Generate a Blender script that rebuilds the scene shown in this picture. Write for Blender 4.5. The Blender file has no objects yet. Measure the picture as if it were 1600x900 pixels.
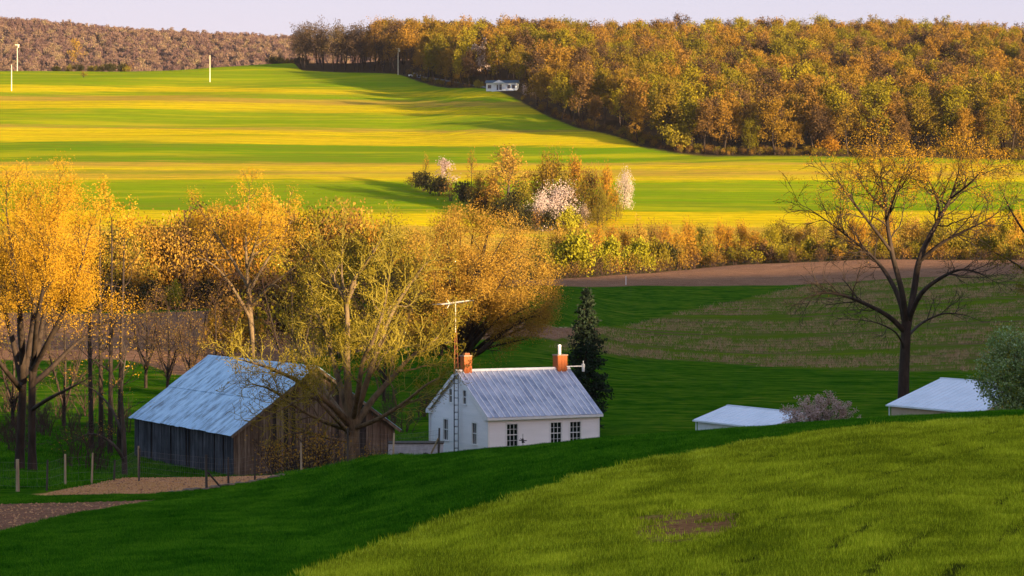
import bpy, math, random
import numpy as np
from mathutils import Vector
R = math.radians
C = bpy.context.scene.collection
SC = bpy.context.scene
F = 3764.0            # focal length in photograph pixels
HV = 400.0            # eye level row
# ------------------------------------------------------------------ camera
cam = bpy.data.cameras.new('camera'); cam.sensor_width = 36; cam.lens = 36*F/1600
cam.shift_y = -(450-HV)/1600; cam.clip_start = 1; cam.clip_end = 9000
co = bpy.data.objects.new('camera', cam); C.objects.link(co)
co.location = (0, 0, 0); co.rotation_euler = (R(90), 0, 0); SC.camera = co
# ------------------------------------------------------------------ sky and sun
SUN_EL, SUN_AZ = 7.0, 135.0          # azimuth clockwise from +Y
w = bpy.data.worlds.new('World'); SC.world = w; w.use_nodes = True
nt = w.node_tree; bg = nt.nodes['Background']
sk = nt.nodes.new('ShaderNodeTexSky'); sk.sky_type = 'NISHITA'; sk.sun_disc = False
sk.sun_elevation = R(SUN_EL); sk.sun_rotation = R(SUN_AZ); sk.air_density = 1.0; sk.dust_density = 1.2; sk.ozone_density = 1.5
gm = nt.nodes.new('ShaderNodeGamma'); gm.inputs[1].default_value = .55; hs = nt.nodes.new('ShaderNodeHueSaturation'); hs.inputs['Saturation'].default_value = 1.6
mu = nt.nodes.new('ShaderNodeMix'); mu.data_type = 'RGBA'; mu.blend_type = 'MULTIPLY'; mu.inputs[0].default_value = 1; mu.inputs[7].default_value = (1.46, .70, .46, 1)
nt.links.new(sk.outputs[0], gm.inputs[0]); nt.links.new(gm.outputs[0], hs.inputs['Color']); nt.links.new(hs.outputs[0], mu.inputs[6])
m2_ = nt.nodes.new('ShaderNodeMix'); m2_.data_type = 'RGBA'; m2_.inputs[0].default_value = .55; m2_.inputs[7].default_value = (.80, 1.40, 2.30, 1)      # thin bright dusk haze over the whole sky
nt.links.new(mu.outputs[2], m2_.inputs[6]); nt.links.new(m2_.outputs[2], bg.inputs[0]); bg.inputs[1].default_value = 0.142
sl = bpy.data.lights.new('sun', 'SUN'); sl.energy = 4.6; sl.angle = R(0.5); sl.color = (1.0, 0.74, 0.42)
so = bpy.data.objects.new('sun', sl); C.objects.link(so)
ce, se = math.cos(R(SUN_EL)), math.sin(R(SUN_EL))
sd = Vector((math.sin(R(SUN_AZ))*ce, math.cos(R(SUN_AZ))*ce, se))
so.rotation_euler = (-sd).to_track_quat('-Z', 'Y').to_euler(); so.location = sd*300
SC.view_settings.view_transform = 'Standard'; SC.view_settings.look = 'None'
SC.view_settings.exposure = 1.92; SC.view_settings.gamma = 1

# ------------------------------------------------------------------ helpers
rng = np.random.default_rng(7); random.seed(7)
def P(u, v, Y): return Vector((Y*(u-800)/F, Y, Y*(HV-v)/F))

def quick_mesh(name, V, Fa, mat=None, vals=None, smooth=False):
    V = np.asarray(V, dtype=np.float32).reshape(-1, 3); Fa = np.asarray(Fa, dtype=np.int32)
    n, k = Fa.shape
    me = bpy.data.meshes.new(name)
    me.vertices.add(len(V)); me.vertices.foreach_set('co', V.ravel())
    me.loops.add(n*k); me.loops.foreach_set('vertex_index', Fa.ravel())
    me.polygons.add(n); me.polygons.foreach_set('loop_start', np.arange(0, n*k, k, dtype=np.int32))
    try: me.polygons.foreach_set('loop_total', np.full(n, k, dtype=np.int32))
    except Exception: pass
    if smooth: me.polygons.foreach_set('use_smooth', np.ones(n, dtype=bool))
    if vals is not None:
        a = me.attributes.new('vr', 'FLOAT', 'FACE'); a.data.foreach_set('value', np.asarray(vals, dtype=np.float32))
    me.update(calc_edges=True)
    if mat: me.materials.append(mat)
    return me

def link(name, me, parent=None, loc=None, rz=0):
    o = bpy.data.objects.new(name, me); C.objects.link(o)
    if parent is not None: o.parent = parent
    if loc is not None: o.location = loc
    if rz: o.rotation_euler = (0, 0, rz)
    return o
def tag(o, label=None, cat=None, group=None, kind=None):
    if label: o['label'] = label
    if cat: o['category'] = cat
    if group: o['group'] = group
    if kind: o['kind'] = kind
    return o
def thing(name, label, cat, loc, rz=0, group=None):
    o = bpy.data.objects.new(name, None); C.objects.link(o); o.location = loc; o.rotation_euler = (0, 0, rz)
    o.empty_display_size = .3
    return tag(o, label, cat, group)

class MB:
    """collects convex boxes, prisms and tubes"""
    def __init__(s): s.v = []; s.f = []
    def quadbox(s, p):      # p: 8 points, bottom loop 0-3, top loop 4-7
        b = len(s.v); s.v += [tuple(q) for q in p]
        s.f += [(b, b+3, b+2, b+1), (b+4, b+5, b+6, b+7), (b, b+1, b+5, b+4), (b+1, b+2, b+6, b+5), (b+2, b+3, b+7, b+6), (b+3, b, b+4, b+7)]
        return s
    def box(s, x0, x1, y0, y1, z0, z1):
        return s.quadbox([(x0, y0, z0), (x1, y0, z0), (x1, y1, z0), (x0, y1, z0), (x0, y0, z1), (x1, y0, z1), (x1, y1, z1), (x0, y1, z1)])
    def quad(s, a, b, c, d):
        i = len(s.v); s.v += [tuple(a), tuple(b), tuple(c), tuple(d)]; s.f.append((i, i+1, i+2, i+3)); return s
    def tube(s, a, b, r0, r1=None, n=6):
        a = Vector(a); b = Vector(b); r1 = r0 if r1 is None else r1
        d = (b-a).normalized(); t = Vector((0, 0, 1)) if abs(d.z) < .9 else Vector((1, 0, 0))
        e = d.cross(t).normalized(); g = d.cross(e); i = len(s.v)
        for k in range(n):
            c_, s_ = math.cos(2*math.pi*k/n), math.sin(2*math.pi*k/n); o = e*c_+g*s_
            s.v.append(tuple(a+o*r0)); s.v.append(tuple(b+o*r1))
        for k in range(n):
            j = (k+1) % n; s.f.append((i+2*k, i+2*k+1, i+2*j+1, i+2*j))
        s.f.append(tuple(i+2*k for k in range(n))); s.f.append(tuple(i+2*k+1 for k in reversed(range(n))))
        return s
    def build(s, name, mat, parent=None, loc=None, rz=0):
        me = bpy.data.meshes.new(name); me.from_pydata(s.v, [], s.f); me.materials.append(mat); me.update()
        return link(name, me, parent, loc, rz)

# ------------------------------------------------------------------ material helpers
class NT:
    def __init__(s, name):
        s.m = bpy.data.materials.new(name); s.m.use_nodes = True; s.t = s.m.node_tree
        s.b = s.t.nodes['Principled BSDF']; s.out = s.t.nodes['Material Output']
    def n(s, typ, **kw):
        nd = s.t.nodes.new(typ)
        for k, v in kw.items(): setattr(nd, k, v)
        return nd
    def L(s, a, b): s.t.links.new(a, b)
    def val(s, x, sock):
        if hasattr(x, 'links') or hasattr(x, 'is_linked'): s.L(x, sock)
        else: sock.default_value = x
    def math(s, op, a, b=0.0, clamp=False):
        nd = s.n('ShaderNodeMath', operation=op, use_clamp=clamp); s.val(a, nd.inputs[0]); s.val(b, nd.inputs[1]); return nd.outputs[0]
    def attr(s, name, kind='GEOMETRY'):
        nd = s.n('ShaderNodeAttribute', attribute_name=name); nd.attribute_type = kind; return nd.outputs['Fac']
    def pos(s, sx=1, sy=1, sz=1, obj=False, rot=0):
        c = s.n('ShaderNodeTexCoord').outputs['Object'] if obj else s.n('ShaderNodeNewGeometry').outputs['Position']
        mp = s.n('ShaderNodeMapping'); mp.inputs['Scale'].default_value = (sx, sy, sz); mp.inputs['Rotation'].default_value = (0, 0, rot)
        s.L(c, mp.inputs['Vector']); return mp.outputs[0]
    def noise(s, vec, scale, detail=4, rough=.6, dist=0):
        nd = s.n('ShaderNodeTexNoise'); s.L(vec, nd.inputs['Vector']); nd.inputs['Scale'].default_value = scale
        nd.inputs['Detail'].default_value = detail; nd.inputs['Roughness'].default_value = rough; nd.inputs['Distortion'].default_value = dist
        return nd.outputs['Fac']
    def ramp(s, fac, stops, interp='LINEAR'):
        nd = s.n('ShaderNodeValToRGB'); cr = nd.color_ramp; cr.interpolation = interp; s.L(fac, nd.inputs[0])
        while len(cr.elements) < len(stops): cr.elements.new(0.5)
        for e, (p, c) in zip(cr.elements, stops):
            e.position = p
        for e, (p, c) in zip(cr.elements, stops):
            e.color = (*c, 1) if len(c) == 3 else c
        return nd.outputs[0]
    def mix(s, f, a, b, blend='MIX'):
        nd = s.n('ShaderNodeMix', data_type='RGBA', blend_type=blend); s.val(f, nd.inputs[0])
        for x, k in ((a, 6), (b, 7)):
            if isinstance(x, tuple): nd.inputs[k].default_value = (*x, 1)
            else: s.L(x, nd.inputs[k])
        return nd.outputs[2]
    def step(s, x, a, b):
        nd = s.n('ShaderNodeMapRange', interpolation_type='SMOOTHSTEP'); s.val(x, nd.inputs[0])
        nd.inputs[1].default_value = a; nd.inputs[2].default_value = b; return nd.outputs[0]
    def bump(s, h, strength=.5, dist=.05):
        nd = s.n('ShaderNodeBump'); s.L(h, nd.inputs['Height']); nd.inputs['Strength'].default_value = strength
        nd.inputs['Distance'].default_value = dist; s.L(nd.outputs[0], s.b.inputs['Normal'])
    def fin(s, col, rough=.8, spec=.2, metal=0):
        if isinstance(col, tuple): s.b.inputs['Base Color'].default_value = (*col, 1)
        else: s.L(col, s.b.inputs['Base Color'])
        s.b.inputs['Roughness'].default_value = rough; s.b.inputs['Specular IOR Level'].default_value = spec
        s.b.inputs['Metallic'].default_value = metal
        return s.m

def speckle_mat(name, a, b, scale=3, rough=.8, spec=.2, metal=0, stretch=(1, 1, 1), bump=0, bd=.02, detail=5):
    t = NT(name); f = t.noise(t.pos(*stretch, obj=True), scale, detail, .65)
    c = t.ramp(f, [(.32, a), (.68, b)])
    if bump: t.bump(f, bump, bd)
    return t.fin(c, rough, spec, metal)

def leaf_mat(name, stops, objw=.55, trans=.3, clump=.45):
    """leaf colour varies from leaf to leaf, clump to clump and tree to tree"""
    t = NT(name)
    rnd = t.n('ShaderNodeObjectInfo').outputs['Random']; vr = t.attr('vr')
    cl = t.noise(t.pos(obj=True), .45, 2, .5)
    f = t.math('ADD', t.math('MULTIPLY', rnd, objw), t.math('MULTIPLY', vr, (1-objw)*.6))
    f = t.math('ADD', f, t.math('MULTIPLY', t.math('SUBTRACT', cl, .5), clump)); f = t.math('ADD', f, (1-objw)*.2, True)
    col = t.ramp(f, stops)
    d = t.n('ShaderNodeBsdfDiffuse'); tr = t.n('ShaderNodeBsdfTranslucent'); mx = t.n('ShaderNodeMixShader'); mx.inputs[0].default_value = trans
    t.L(col, d.inputs[0]); t.L(col, tr.inputs[0]); t.L(d.outputs[0], mx.inputs[1]); t.L(tr.outputs[0], mx.inputs[2]); t.L(mx.outputs[0], t.out.inputs[0])
    return t.m

M = {}
M['bark'] = speckle_mat('bark', (.018, .012, .009), (.06, .040, .028), 2.5, stretch=(1, 1, .25), bump=.6)
M['bark_grey'] = speckle_mat('bark_grey', (.03, .024, .02), (.10, .078, .062), 3, stretch=(1, 1, .25), bump=.5)
M['bark_willow'] = speckle_mat('bark_willow', (.06, .04, .022), (.22, .15, .08), 2.5, stretch=(1, 1, .3), bump=.7)
M['twig_red'] = speckle_mat('twig_red', (.035, .02, .015), (.09, .05, .035), 3)
M['twig_willow'] = speckle_mat('twig_willow', (.16, .13, .02), (.36, .28, .04), 3)
M['leaf_gold'] = leaf_mat('leaf_gold', [(0, (.36, .175, .015)), (.45, (.53, .285, .02)), (1, (.64, .41, .045))], .1)
M['leaf_rust'] = leaf_mat('leaf_rust', [(0, (.18, .09, .02)), (.5, (.40, .23, .035)), (1, (.60, .40, .07))], .1)
M['leaf_forest'] = leaf_mat('leaf_forest', [(0, (.05, .032, .022)), (.22, (.13, .075, .03)), (.42, (.31, .165, .022)), (.64, (.19, .125, .015)), (.80, (.16, .14, .010)), (.92, (.28, .22, .012)), (1, (.42, .31, .02))], .85, .2, .25)
M['leaf_far'] = leaf_mat('leaf_far', [(0, (.11, .065, .065)), (.4, (.20, .12, .10)), (.8, (.27, .18, .11)), (1, (.33, .27, .13))], .75)  # mauve of the distant haze is put into the leaf colour
M['leaf_grove'] = leaf_mat('leaf_grove', [(0, (.05, .035, .025)), (.6, (.11, .07, .04)), (1, (.16, .12, .05))], .6)
M['leaf_olive'] = leaf_mat('leaf_olive', [(0, (.12, .09, .015)), (.5, (.24, .19, .02)), (1, (.40, .32, .025))], .5)
M['leaf_willow'] = leaf_mat('leaf_willow', [(0, (.15, .11, .015)), (.5, (.27, .20, .018)), (1, (.42, .33, .03))], .1)
M['leaf_lime'] = leaf_mat('leaf_lime', [(0, (.18, .16, .012)), (.5, (.33, .30, .02)), (1, (.46, .40, .035))], .3)
M['leaf_orange'] = leaf_mat('leaf_orange', [(0, (.25, .12, .02)), (.5, (.42, .21, .02)), (1, (.50, .30, .03))], .5)
M['leaf_dark'] = leaf_mat('leaf_dark', [(0, (.025, .025, .010)), (.5, (.055, .050, .018)), (1, (.10, .095, .025))], .3)
M['needle'] = leaf_mat('needle', [(0, (.012, .022, .014)), (.6, (.03, .045, .025)), (1, (.06, .075, .04))], .1, .1)
M['blossom'] = leaf_mat('blossom', [(0, (.35, .25, .22)), (.5, (.62, .48, .42)), (1, (.75, .62, .55))], .1)
M['blossom_dull'] = leaf_mat('blossom_dull', [(0, (.26, .15, .12)), (.5, (.52, .36, .32)), (1, (.68, .54, .50))], .1)
M['leaf_fresh'] = leaf_mat('leaf_fresh', [(0, (.09, .15, .03)), (.5, (.22, .31, .08)), (1, (.58, .68, .45))], .1)

# ------------------------------------------------------------------ terrain: distance / row profiles per column
def pchip(x, y, xi):
    x = np.asarray(x, float); y = np.asarray(y, float); h = np.diff(x); d = np.diff(y)/h
    m = np.zeros_like(x); m[0] = d[0]; m[-1] = d[-1]
    for i in range(1, len(x)-1):
        if d[i-1]*d[i] > 0:
            w1 = 2*h[i]+h[i-1]; w2 = h[i]+2*h[i-1]; m[i] = (w1+w2)/(w1/d[i-1]+w2/d[i])
    xi = np.clip(xi, x[0], x[-1]); k = np.clip(np.searchsorted(x, xi)-1, 0, len(x)-2)
    t = (xi-x[k])/h[k]; t2 = t*t; t3 = t2*t
    return y[k]*(2*t3-3*t2+1)+h[k]*m[k]*(t3-2*t2+t)+y[k+1]*(-2*t3+3*t2)+h[k]*m[k+1]*(t3-t2)
def z(v): return ('z', v)
FARL = [(640, 350), (700, 305), (780, 250), (850, 212), (950, 165), (1050, 130)]
def back(vr): return [(1500, z(70)), (1750, z(45)), (2000, z(100)), (2300, z(185)), (2600, z((HV-vr)/F*2600)), (3000, z((HV-vr)/F*2600-60)), (5000, z(60))]
COL = {
 -400: [(0, z(-1.8)), (20, z(-4.5)), (62, 910), (85, 840), (105, 795), (122, 772), (150, 740), (180, 698), (220, 642), (260, 590), (300, 555), (400, 487), (430, 476), (500, 450), (560, 420), (600, 390)]+FARL+[(1130, 118), (1180, 116), (1300, z(88))]+back(38),
 0: [(0, z(-1.8)), (20, z(-4.3)), (62, 900), (85, 830), (105, 787), (122, 764), (150, 735), (180, 695), (220, 640), (260, 590), (300, 555), (400, 487), (430, 476), (500, 450), (560, 420), (600, 390)]+FARL+[(1130, 115), (1180, 113), (1300, z(88))]+back(46),
 240: [(0, z(-1.8)), (20, z(-4.1)), (58, 900), (90, 808), (115, 770), (140, 748), (160, z(-14.9)), (185, z(-15.2)), (220, z(-14.6)), (260, 575), (400, 487), (430, 476), (500, 450), (560, 420), (600, 390)]+FARL+[(1130, 111), (1180, 109), (1300, z(88))]+back(66),
 480: [(0, z(-1.8)), (20, z(-3.9)), (55, 900), (90, 800), (130, 737), (145, z(-13.4)), (160, z(-14.9)), (175, z(-15.3)), (200, z(-15)), (250, 610), (280, 570), (340, 520), (400, 485), (430, 476), (500, 450), (560, 420), (600, 390)]+FARL+[(1130, 106), (1180, 103), (1300, z(92))]+back(80),
 620: [(0, z(-1.8)), (20, z(-3.9)), (53, 900), (82, 790), (123, 712), (138, z(-11.8)), (155, z(-14.2)), (175, z(-14.8)), (200, z(-14.8)), (255, 605), (290, 560), (340, 515), (410, 470), (440, 460), (480, 450), (560, 422), (600, 398)]+FARL+[(1090, 116), (1150, 105), (1250, 101), (1350, z(95))]+back(86),
 800: [(0, z(-1.8)), (20, z(-3.8)), (50, 900), (72, 780), (95, 722), (115, 696), (130, z(-11)), (150, z(-13.6)), (170, z(-14.4)), (200, z(-14.5)), (260, 600), (300, 550), (330, 512), (420, 452), (450, 440), (480, 434), (560, 425), (600, 408), (650, 350), (700, 305), (780, 250), (850, 200), (880, 178), (950, 141), (1000, 126), (1100, 105), (1200, 97), (1300, 97)]+back(88),
 1000: [(0, z(-1.8)), (20, z(-3.7)), (48, 900), (80, 722), (110, 678), (125, z(-10)), (145, z(-12.8)), (165, z(-14.2)), (200, z(-14.4)), (300, 578), (330, 555), (380, 515), (400, 500), (460, 446), (500, 429), (520, 426), (560, 424), (600, 405), (650, 351), (700, 306), (780, 246), (830, 208), (880, 195), (950, 165), (1000, 148), (1100, 120), (1200, 100), (1300, 94)]+back(88),
 1200: [(0, z(-1.8)), (20, z(-3.7)), (45, 900), (88, 680), (105, 662), (120, z(-9.5)), (140, z(-12.5)), (165, z(-14.2)), (200, z(-14.4)), (250, z(-14.4)), (320, 572), (380, 520), (430, 470), (465, 446), (500, 430), (560, 411), (600, 404), (620, 388), (650, 352), (700, 308), (780, 243), (850, 222), (900, 205), (1000, 165), (1100, 126), (1200, 102), (1300, 92)]+back(88),
 1400: [(0, z(-1.8)), (20, z(-3.7)), (42, 900), (89, 655), (100, 648), (115, z(-8.5)), (135, z(-12)), (162, z(-14.2)), (200, z(-14.4)), (250, z(-14.4)), (310, 577), (380, 512), (430, 462), (465, 440), (500, 424), (560, 404), (600, 400), (620, 388), (650, 352), (700, 308), (780, 243), (850, 222), (900, 205), (1000, 165), (1100, 126), (1200, 104), (1300, 96)]+back(88),
 1600: [(0, z(-1.8)), (20, z(-3.7)), (40, 900), (60, 765), (75, 692), (90, 642), (98, 636), (110, z(-7.6)), (130, z(-11.5)), (160, z(-14)), (200, z(-14.4)), (300, 580), (340, 545), (400, 480), (450, 440), (480, 425), (560, 405), (600, 399), (620, 386), (650, 352), (700, 308), (780, 246), (850, 222), (900, 205), (1000, 165), (1100, 128), (1200, 108), (1300, 104)]+back(88),
 2000: [(0, z(-1.8)), (20, z(-3.7)), (40, 900), (60, 760), (75, 690), (90, 640), (98, 632), (110, z(-7.6)), (130, z(-11.5)), (160, z(-14)), (200, z(-14.2)), (300, 578), (340, 540), (400, 475), (450, 438), (480, 423), (560, 403), (600, 399), (620, 386), (650, 352), (700, 308), (780, 246), (850, 222), (900, 205), (1000, 165), (1100, 130), (1200, 112), (1300, 108)]+back(88),
}
YS = np.concatenate([[0.5, 4, 8, 14, 20, 27, 34], np.arange(38, 130, 1.0), np.arange(130, 210, 2.5), np.arange(210, 640, 3.0),
                     np.arange(640, 1320, 4.5), np.arange(1320, 2000, 30), np.arange(2000, 2700, 20), np.arange(2700, 5001, 200)])
UC = np.array(sorted(COL))
TAB = []
for u_ in UC:
    ys = [a for a, b in COL[u_]]; zs = [b[1] if isinstance(b, tuple) else (HV-b)/F*a for a, b in COL[u_]]
    TAB.append(pchip(ys, zs, YS))
TAB = np.array(TAB)                                     # [cols, Y]
UD = np.arange(-400, 2001, 4.0)
ZD = np.array([pchip(UC, TAB[:, j], UD) for j in range(len(YS))]).T       # [u, Y]
ZD -= .19*np.clip((140-YS)/20, 0, 1)[None]          # room for the height of the grass
def bumps(x, y):
    b = .10*np.sin(x*.21+y*.13)+.07*np.sin(x*.43-y*.31+1.3)+.12*np.sin(x*.05+.6)*np.sin(y*.07)
    far = np.clip((y-640)/300, 0, 1)
    return b*np.clip((y-20)/60, 0, 1)*.35+far*(.8*np.sin(x*.021+y*.013)+.5*np.sin(x*.05-y*.037))
def gz(u, Y):
    """ground height for a column and a distance"""
    j = np.clip(np.searchsorted(YS, Y)-1, 0, len(YS)-2); tj = (Y-YS[j])/(YS[j+1]-YS[j])
    ui = np.clip((u+400)/4.0, 0, len(UD)-1.001); i = int(ui); ti = ui-i
    zz = (ZD[i, j]*(1-ti)+ZD[i+1, j]*ti)*(1-tj)+(ZD[i, j+1]*(1-ti)+ZD[i+1, j+1]*ti)*tj
    return float(zz+bumps(Y*(u-800)/F, Y))
def G(u, Y, dz=0): return Vector((Y*(u-800)/F, Y, gz(u, Y)+dz))
def Gx(x, y, dz=0): return Vector((x, y, gz(800+F*x/y, y)+dz))
def Yat(u, v, y0, y1):
    """distance at which the ground of this column shows at row v, between y0 and y1"""
    ys = np.linspace(y0, y1, 240); vv = np.array([HV-gz(u, y)*F/y for y in ys])
    return float(ys[int(np.argmin(np.abs(vv-v)))])
def curveY(pts, y0, y1):
    us = np.array([p[0] for p in pts], float); Ys = np.array([Yat(p[0], p[1], y0, y1) for p in pts])
    return lambda u: np.interp(u, us, Ys)
# field boundaries
c_crop = curveY([(480, 900), (560, 868), (640, 838), (720, 808), (800, 780), (900, 748), (1000, 724), (1100, 705), (1200, 688), (1300, 674), (1400, 665), (1500, 659), (1600, 653)], 40, 96)
def f_crop(u): return np.where(u < 480, 55+(u-480)*.06, c_crop(u))
c_plo0 = curveY([(-50, 842), (0, 830), (80, 812), (160, 797), (250, 781)], 60, 130)
c_plo1 = curveY([(-50, 790), (0, 788), (100, 786), (200, 783), (250, 781)], 60, 130)
c_yd0 = lambda u: np.interp(u, [0, 80, 190, 260, 300, 340, 400, 470], [118, 118.5, 118, 118.5, 120, 121.5, 124, 129])
c_yd1 = lambda u: np.interp(u, [0, 70, 150, 230, 330, 450], [120, 122, 132, 150, 160, 160])
c_br0 = curveY([(-200, 560), (0, 562), (190, 562), (270, 585), (350, 590), (480, 560), (600, 545), (700, 536), (870, 531), (950, 520)], 215, 420)
c_br1 = curveY([(-200, 487), (0, 488), (200, 491), (360, 484), (480, 480), (600, 480), (700, 516), (870, 512), (950, 512)], 250, 440)
c_up0 = curveY([(-200, 470), (620, 462), (800, 448), (860, 446), (1000, 446), (1150, 446), (1250, 445), (1330, 440), (1420, 434), (1600, 428), (1800, 426)], 400, 530)
c_st0 = curveY([(840, 548), (950, 554), (1100, 565), (1250, 575), (1400, 580), (1600, 581), (1800, 581)], 230, 400)
c_st1 = curveY([(840, 525), (870, 518), (950, 510), (1050, 489), (1150, 470), (1230, 453), (1260, 446), (1330, 440), (1420, 434), (1600, 428), (1800, 426)], 280, 520)
c_hed = curveY([(-200, 485), (0, 486), (200, 489), (360, 482), (480, 478), (600, 474), (700, 450), (860, 438), (1000, 428), (1100, 419), (1250, 411), (1350, 407), (1600, 407)], 400, 590)
FB_U = [400, 470, 620, 700, 760, 850, 900, 1000, 1100, 1330, 1600, 2000]
FB_Y = [1400, 1120, 1085, 1010, 965, 890, 856, 806, 786, 777, 775, 770]
def f_for(u): return np.interp(u, FB_U, FB_Y)

# unseen ridge right of and behind the camera, heights shaped to shade the valley
def ridge(x, y):
    q = (x+y)/1.41421; wv = (x-y)/1.41421
    top = np.interp(q, [-400, -100, 0, 130, 155, 181, 235, 318, 410, 548, 900, 1400], [20, 26, 27, 25.6, 31, 35, 57, 55, 53, 55, 60, 60])
    prof = np.where(wv < 150, np.exp(-((wv-150)/55.0)**2), np.exp(-((wv-150)/260.0)**2))
    return top, prof

# ------------------------------------------------------------------ ground mesh: polar sheet round the camera
th_in = np.arctan((np.arange(-60, 1661, 4.0)-800)/F)
a0, a1 = th_in[0], th_in[-1]
th = np.concatenate([np.linspace(-math.pi, -R(60), 24, endpoint=False), np.linspace(-R(60), -R(20), 14, endpoint=False), np.linspace(-R(20), a0, 10, endpoint=False), th_in,
                     np.linspace(a1, R(20), 10)[1:], np.linspace(R(20), R(80), 44)[1:], np.linspace(R(80), math.pi, 50)[1:]])
TH, YY = np.meshgrid(th, YS, indexing='ij')
rr = YY/np.maximum(np.cos(TH), math.cos(R(22)))
X = rr*np.sin(TH); Yw = rr*np.cos(TH)
U = np.clip(800+F*np.tan(np.clip(TH, -R(20), R(20))), -400, 2000)
iu = np.clip((U+400)/4.0, 0, len(UD)-1.001); i0 = iu.astype(int); ti = iu-i0
jj = np.broadcast_to(np.arange(len(YS)), U.shape)
Z = ZD[i0, jj]*(1-ti)+ZD[i0+1, jj]*ti+bumps(X, Yw)
mask = np.clip((TH-R(13.5))/R(16), 0, 1); mask = mask*mask*(3-2*mask)
mask = np.where(TH < -R(100), np.clip((-TH-R(100))/R(40), 0, 1), mask)
top, prof = ridge(X, Yw)
k = mask*prof*np.clip((rr-15)/90, 0, 1)
# away from the view the land is gentle, and rises into the ridge
side = np.clip((np.abs(TH)-R(22))/R(30), 0, 1)
Z = Z*(1-side)+side*np.clip(Z, -16, 25)
Z = Z*(1-k)+top*k
nU, nY = TH.shape
V = np.stack([X, Yw, Z], -1).reshape(-1, 3)
idx = np.arange(nU*nY).reshape(nU, nY)
Q = np.stack([idx[:-1, :-1], idx[1:, :-1], idx[1:, 1:], idx[:-1, 1:]], -1).reshape(-1, 4)
Uf = U.ravel(); Yf = YY.ravel(); Vf = HV-Z.ravel()*F/Yf
def band(lo, hi, y): return np.minimum(y-lo, hi-y)
inr = (np.abs(TH) < R(19)).ravel()
A = {}
A['a_crop'] = f_crop(Uf)-Yf
A['a_plot'] = np.minimum(band(c_plo0(Uf), c_plo1(Uf), Yf), (250-Uf)*.06)
A['a_yard'] = np.minimum(band(c_yd0(Uf), c_yd1(Uf), Yf), np.minimum((Uf-60)*.05, (450-Uf)*.05))
A['a_brown'] = np.maximum(np.minimum(band(c_br0(Uf), c_br1(Uf), Yf), (940-Uf)*.1), np.minimum(band(c_up0(Uf), c_hed(Uf)+8, Yf), (Uf-700)*.1))
A['a_stub'] = np.minimum(band(c_st0(Uf), c_st1(Uf), Yf), (Uf-850)*.12)
A['a_hedge'] = np.minimum(Yf-c_hed(Uf)-4, 640-Yf)
A['a_far'] = Yf-612
A['a_forest'] = np.maximum(Yf-f_for(Uf)+3, Yf-1320)
g = np.clip((Uf-250)/450, 0, 1)*9*np.clip((262-Vf)/40, 0, 1)
A['a_strip'] = Vf-g-np.clip((Uf-1000)/600, 0, 1)*2
inr2 = ((TH > -R(30)) & (TH < R(70))).ravel()
for kx in A: A[kx] = np.where(inr2 if kx in ('a_crop', 'a_stub', 'a_brown', 'a_hedge') else inr, A[kx], -50 if kx not in ('a_far', 'a_strip', 'a_forest') else A[kx])
A['a_track'] = np.abs(band(c_br1(Uf)-.2, c_br1(Uf)+1.6, Yf)-.9)

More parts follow.
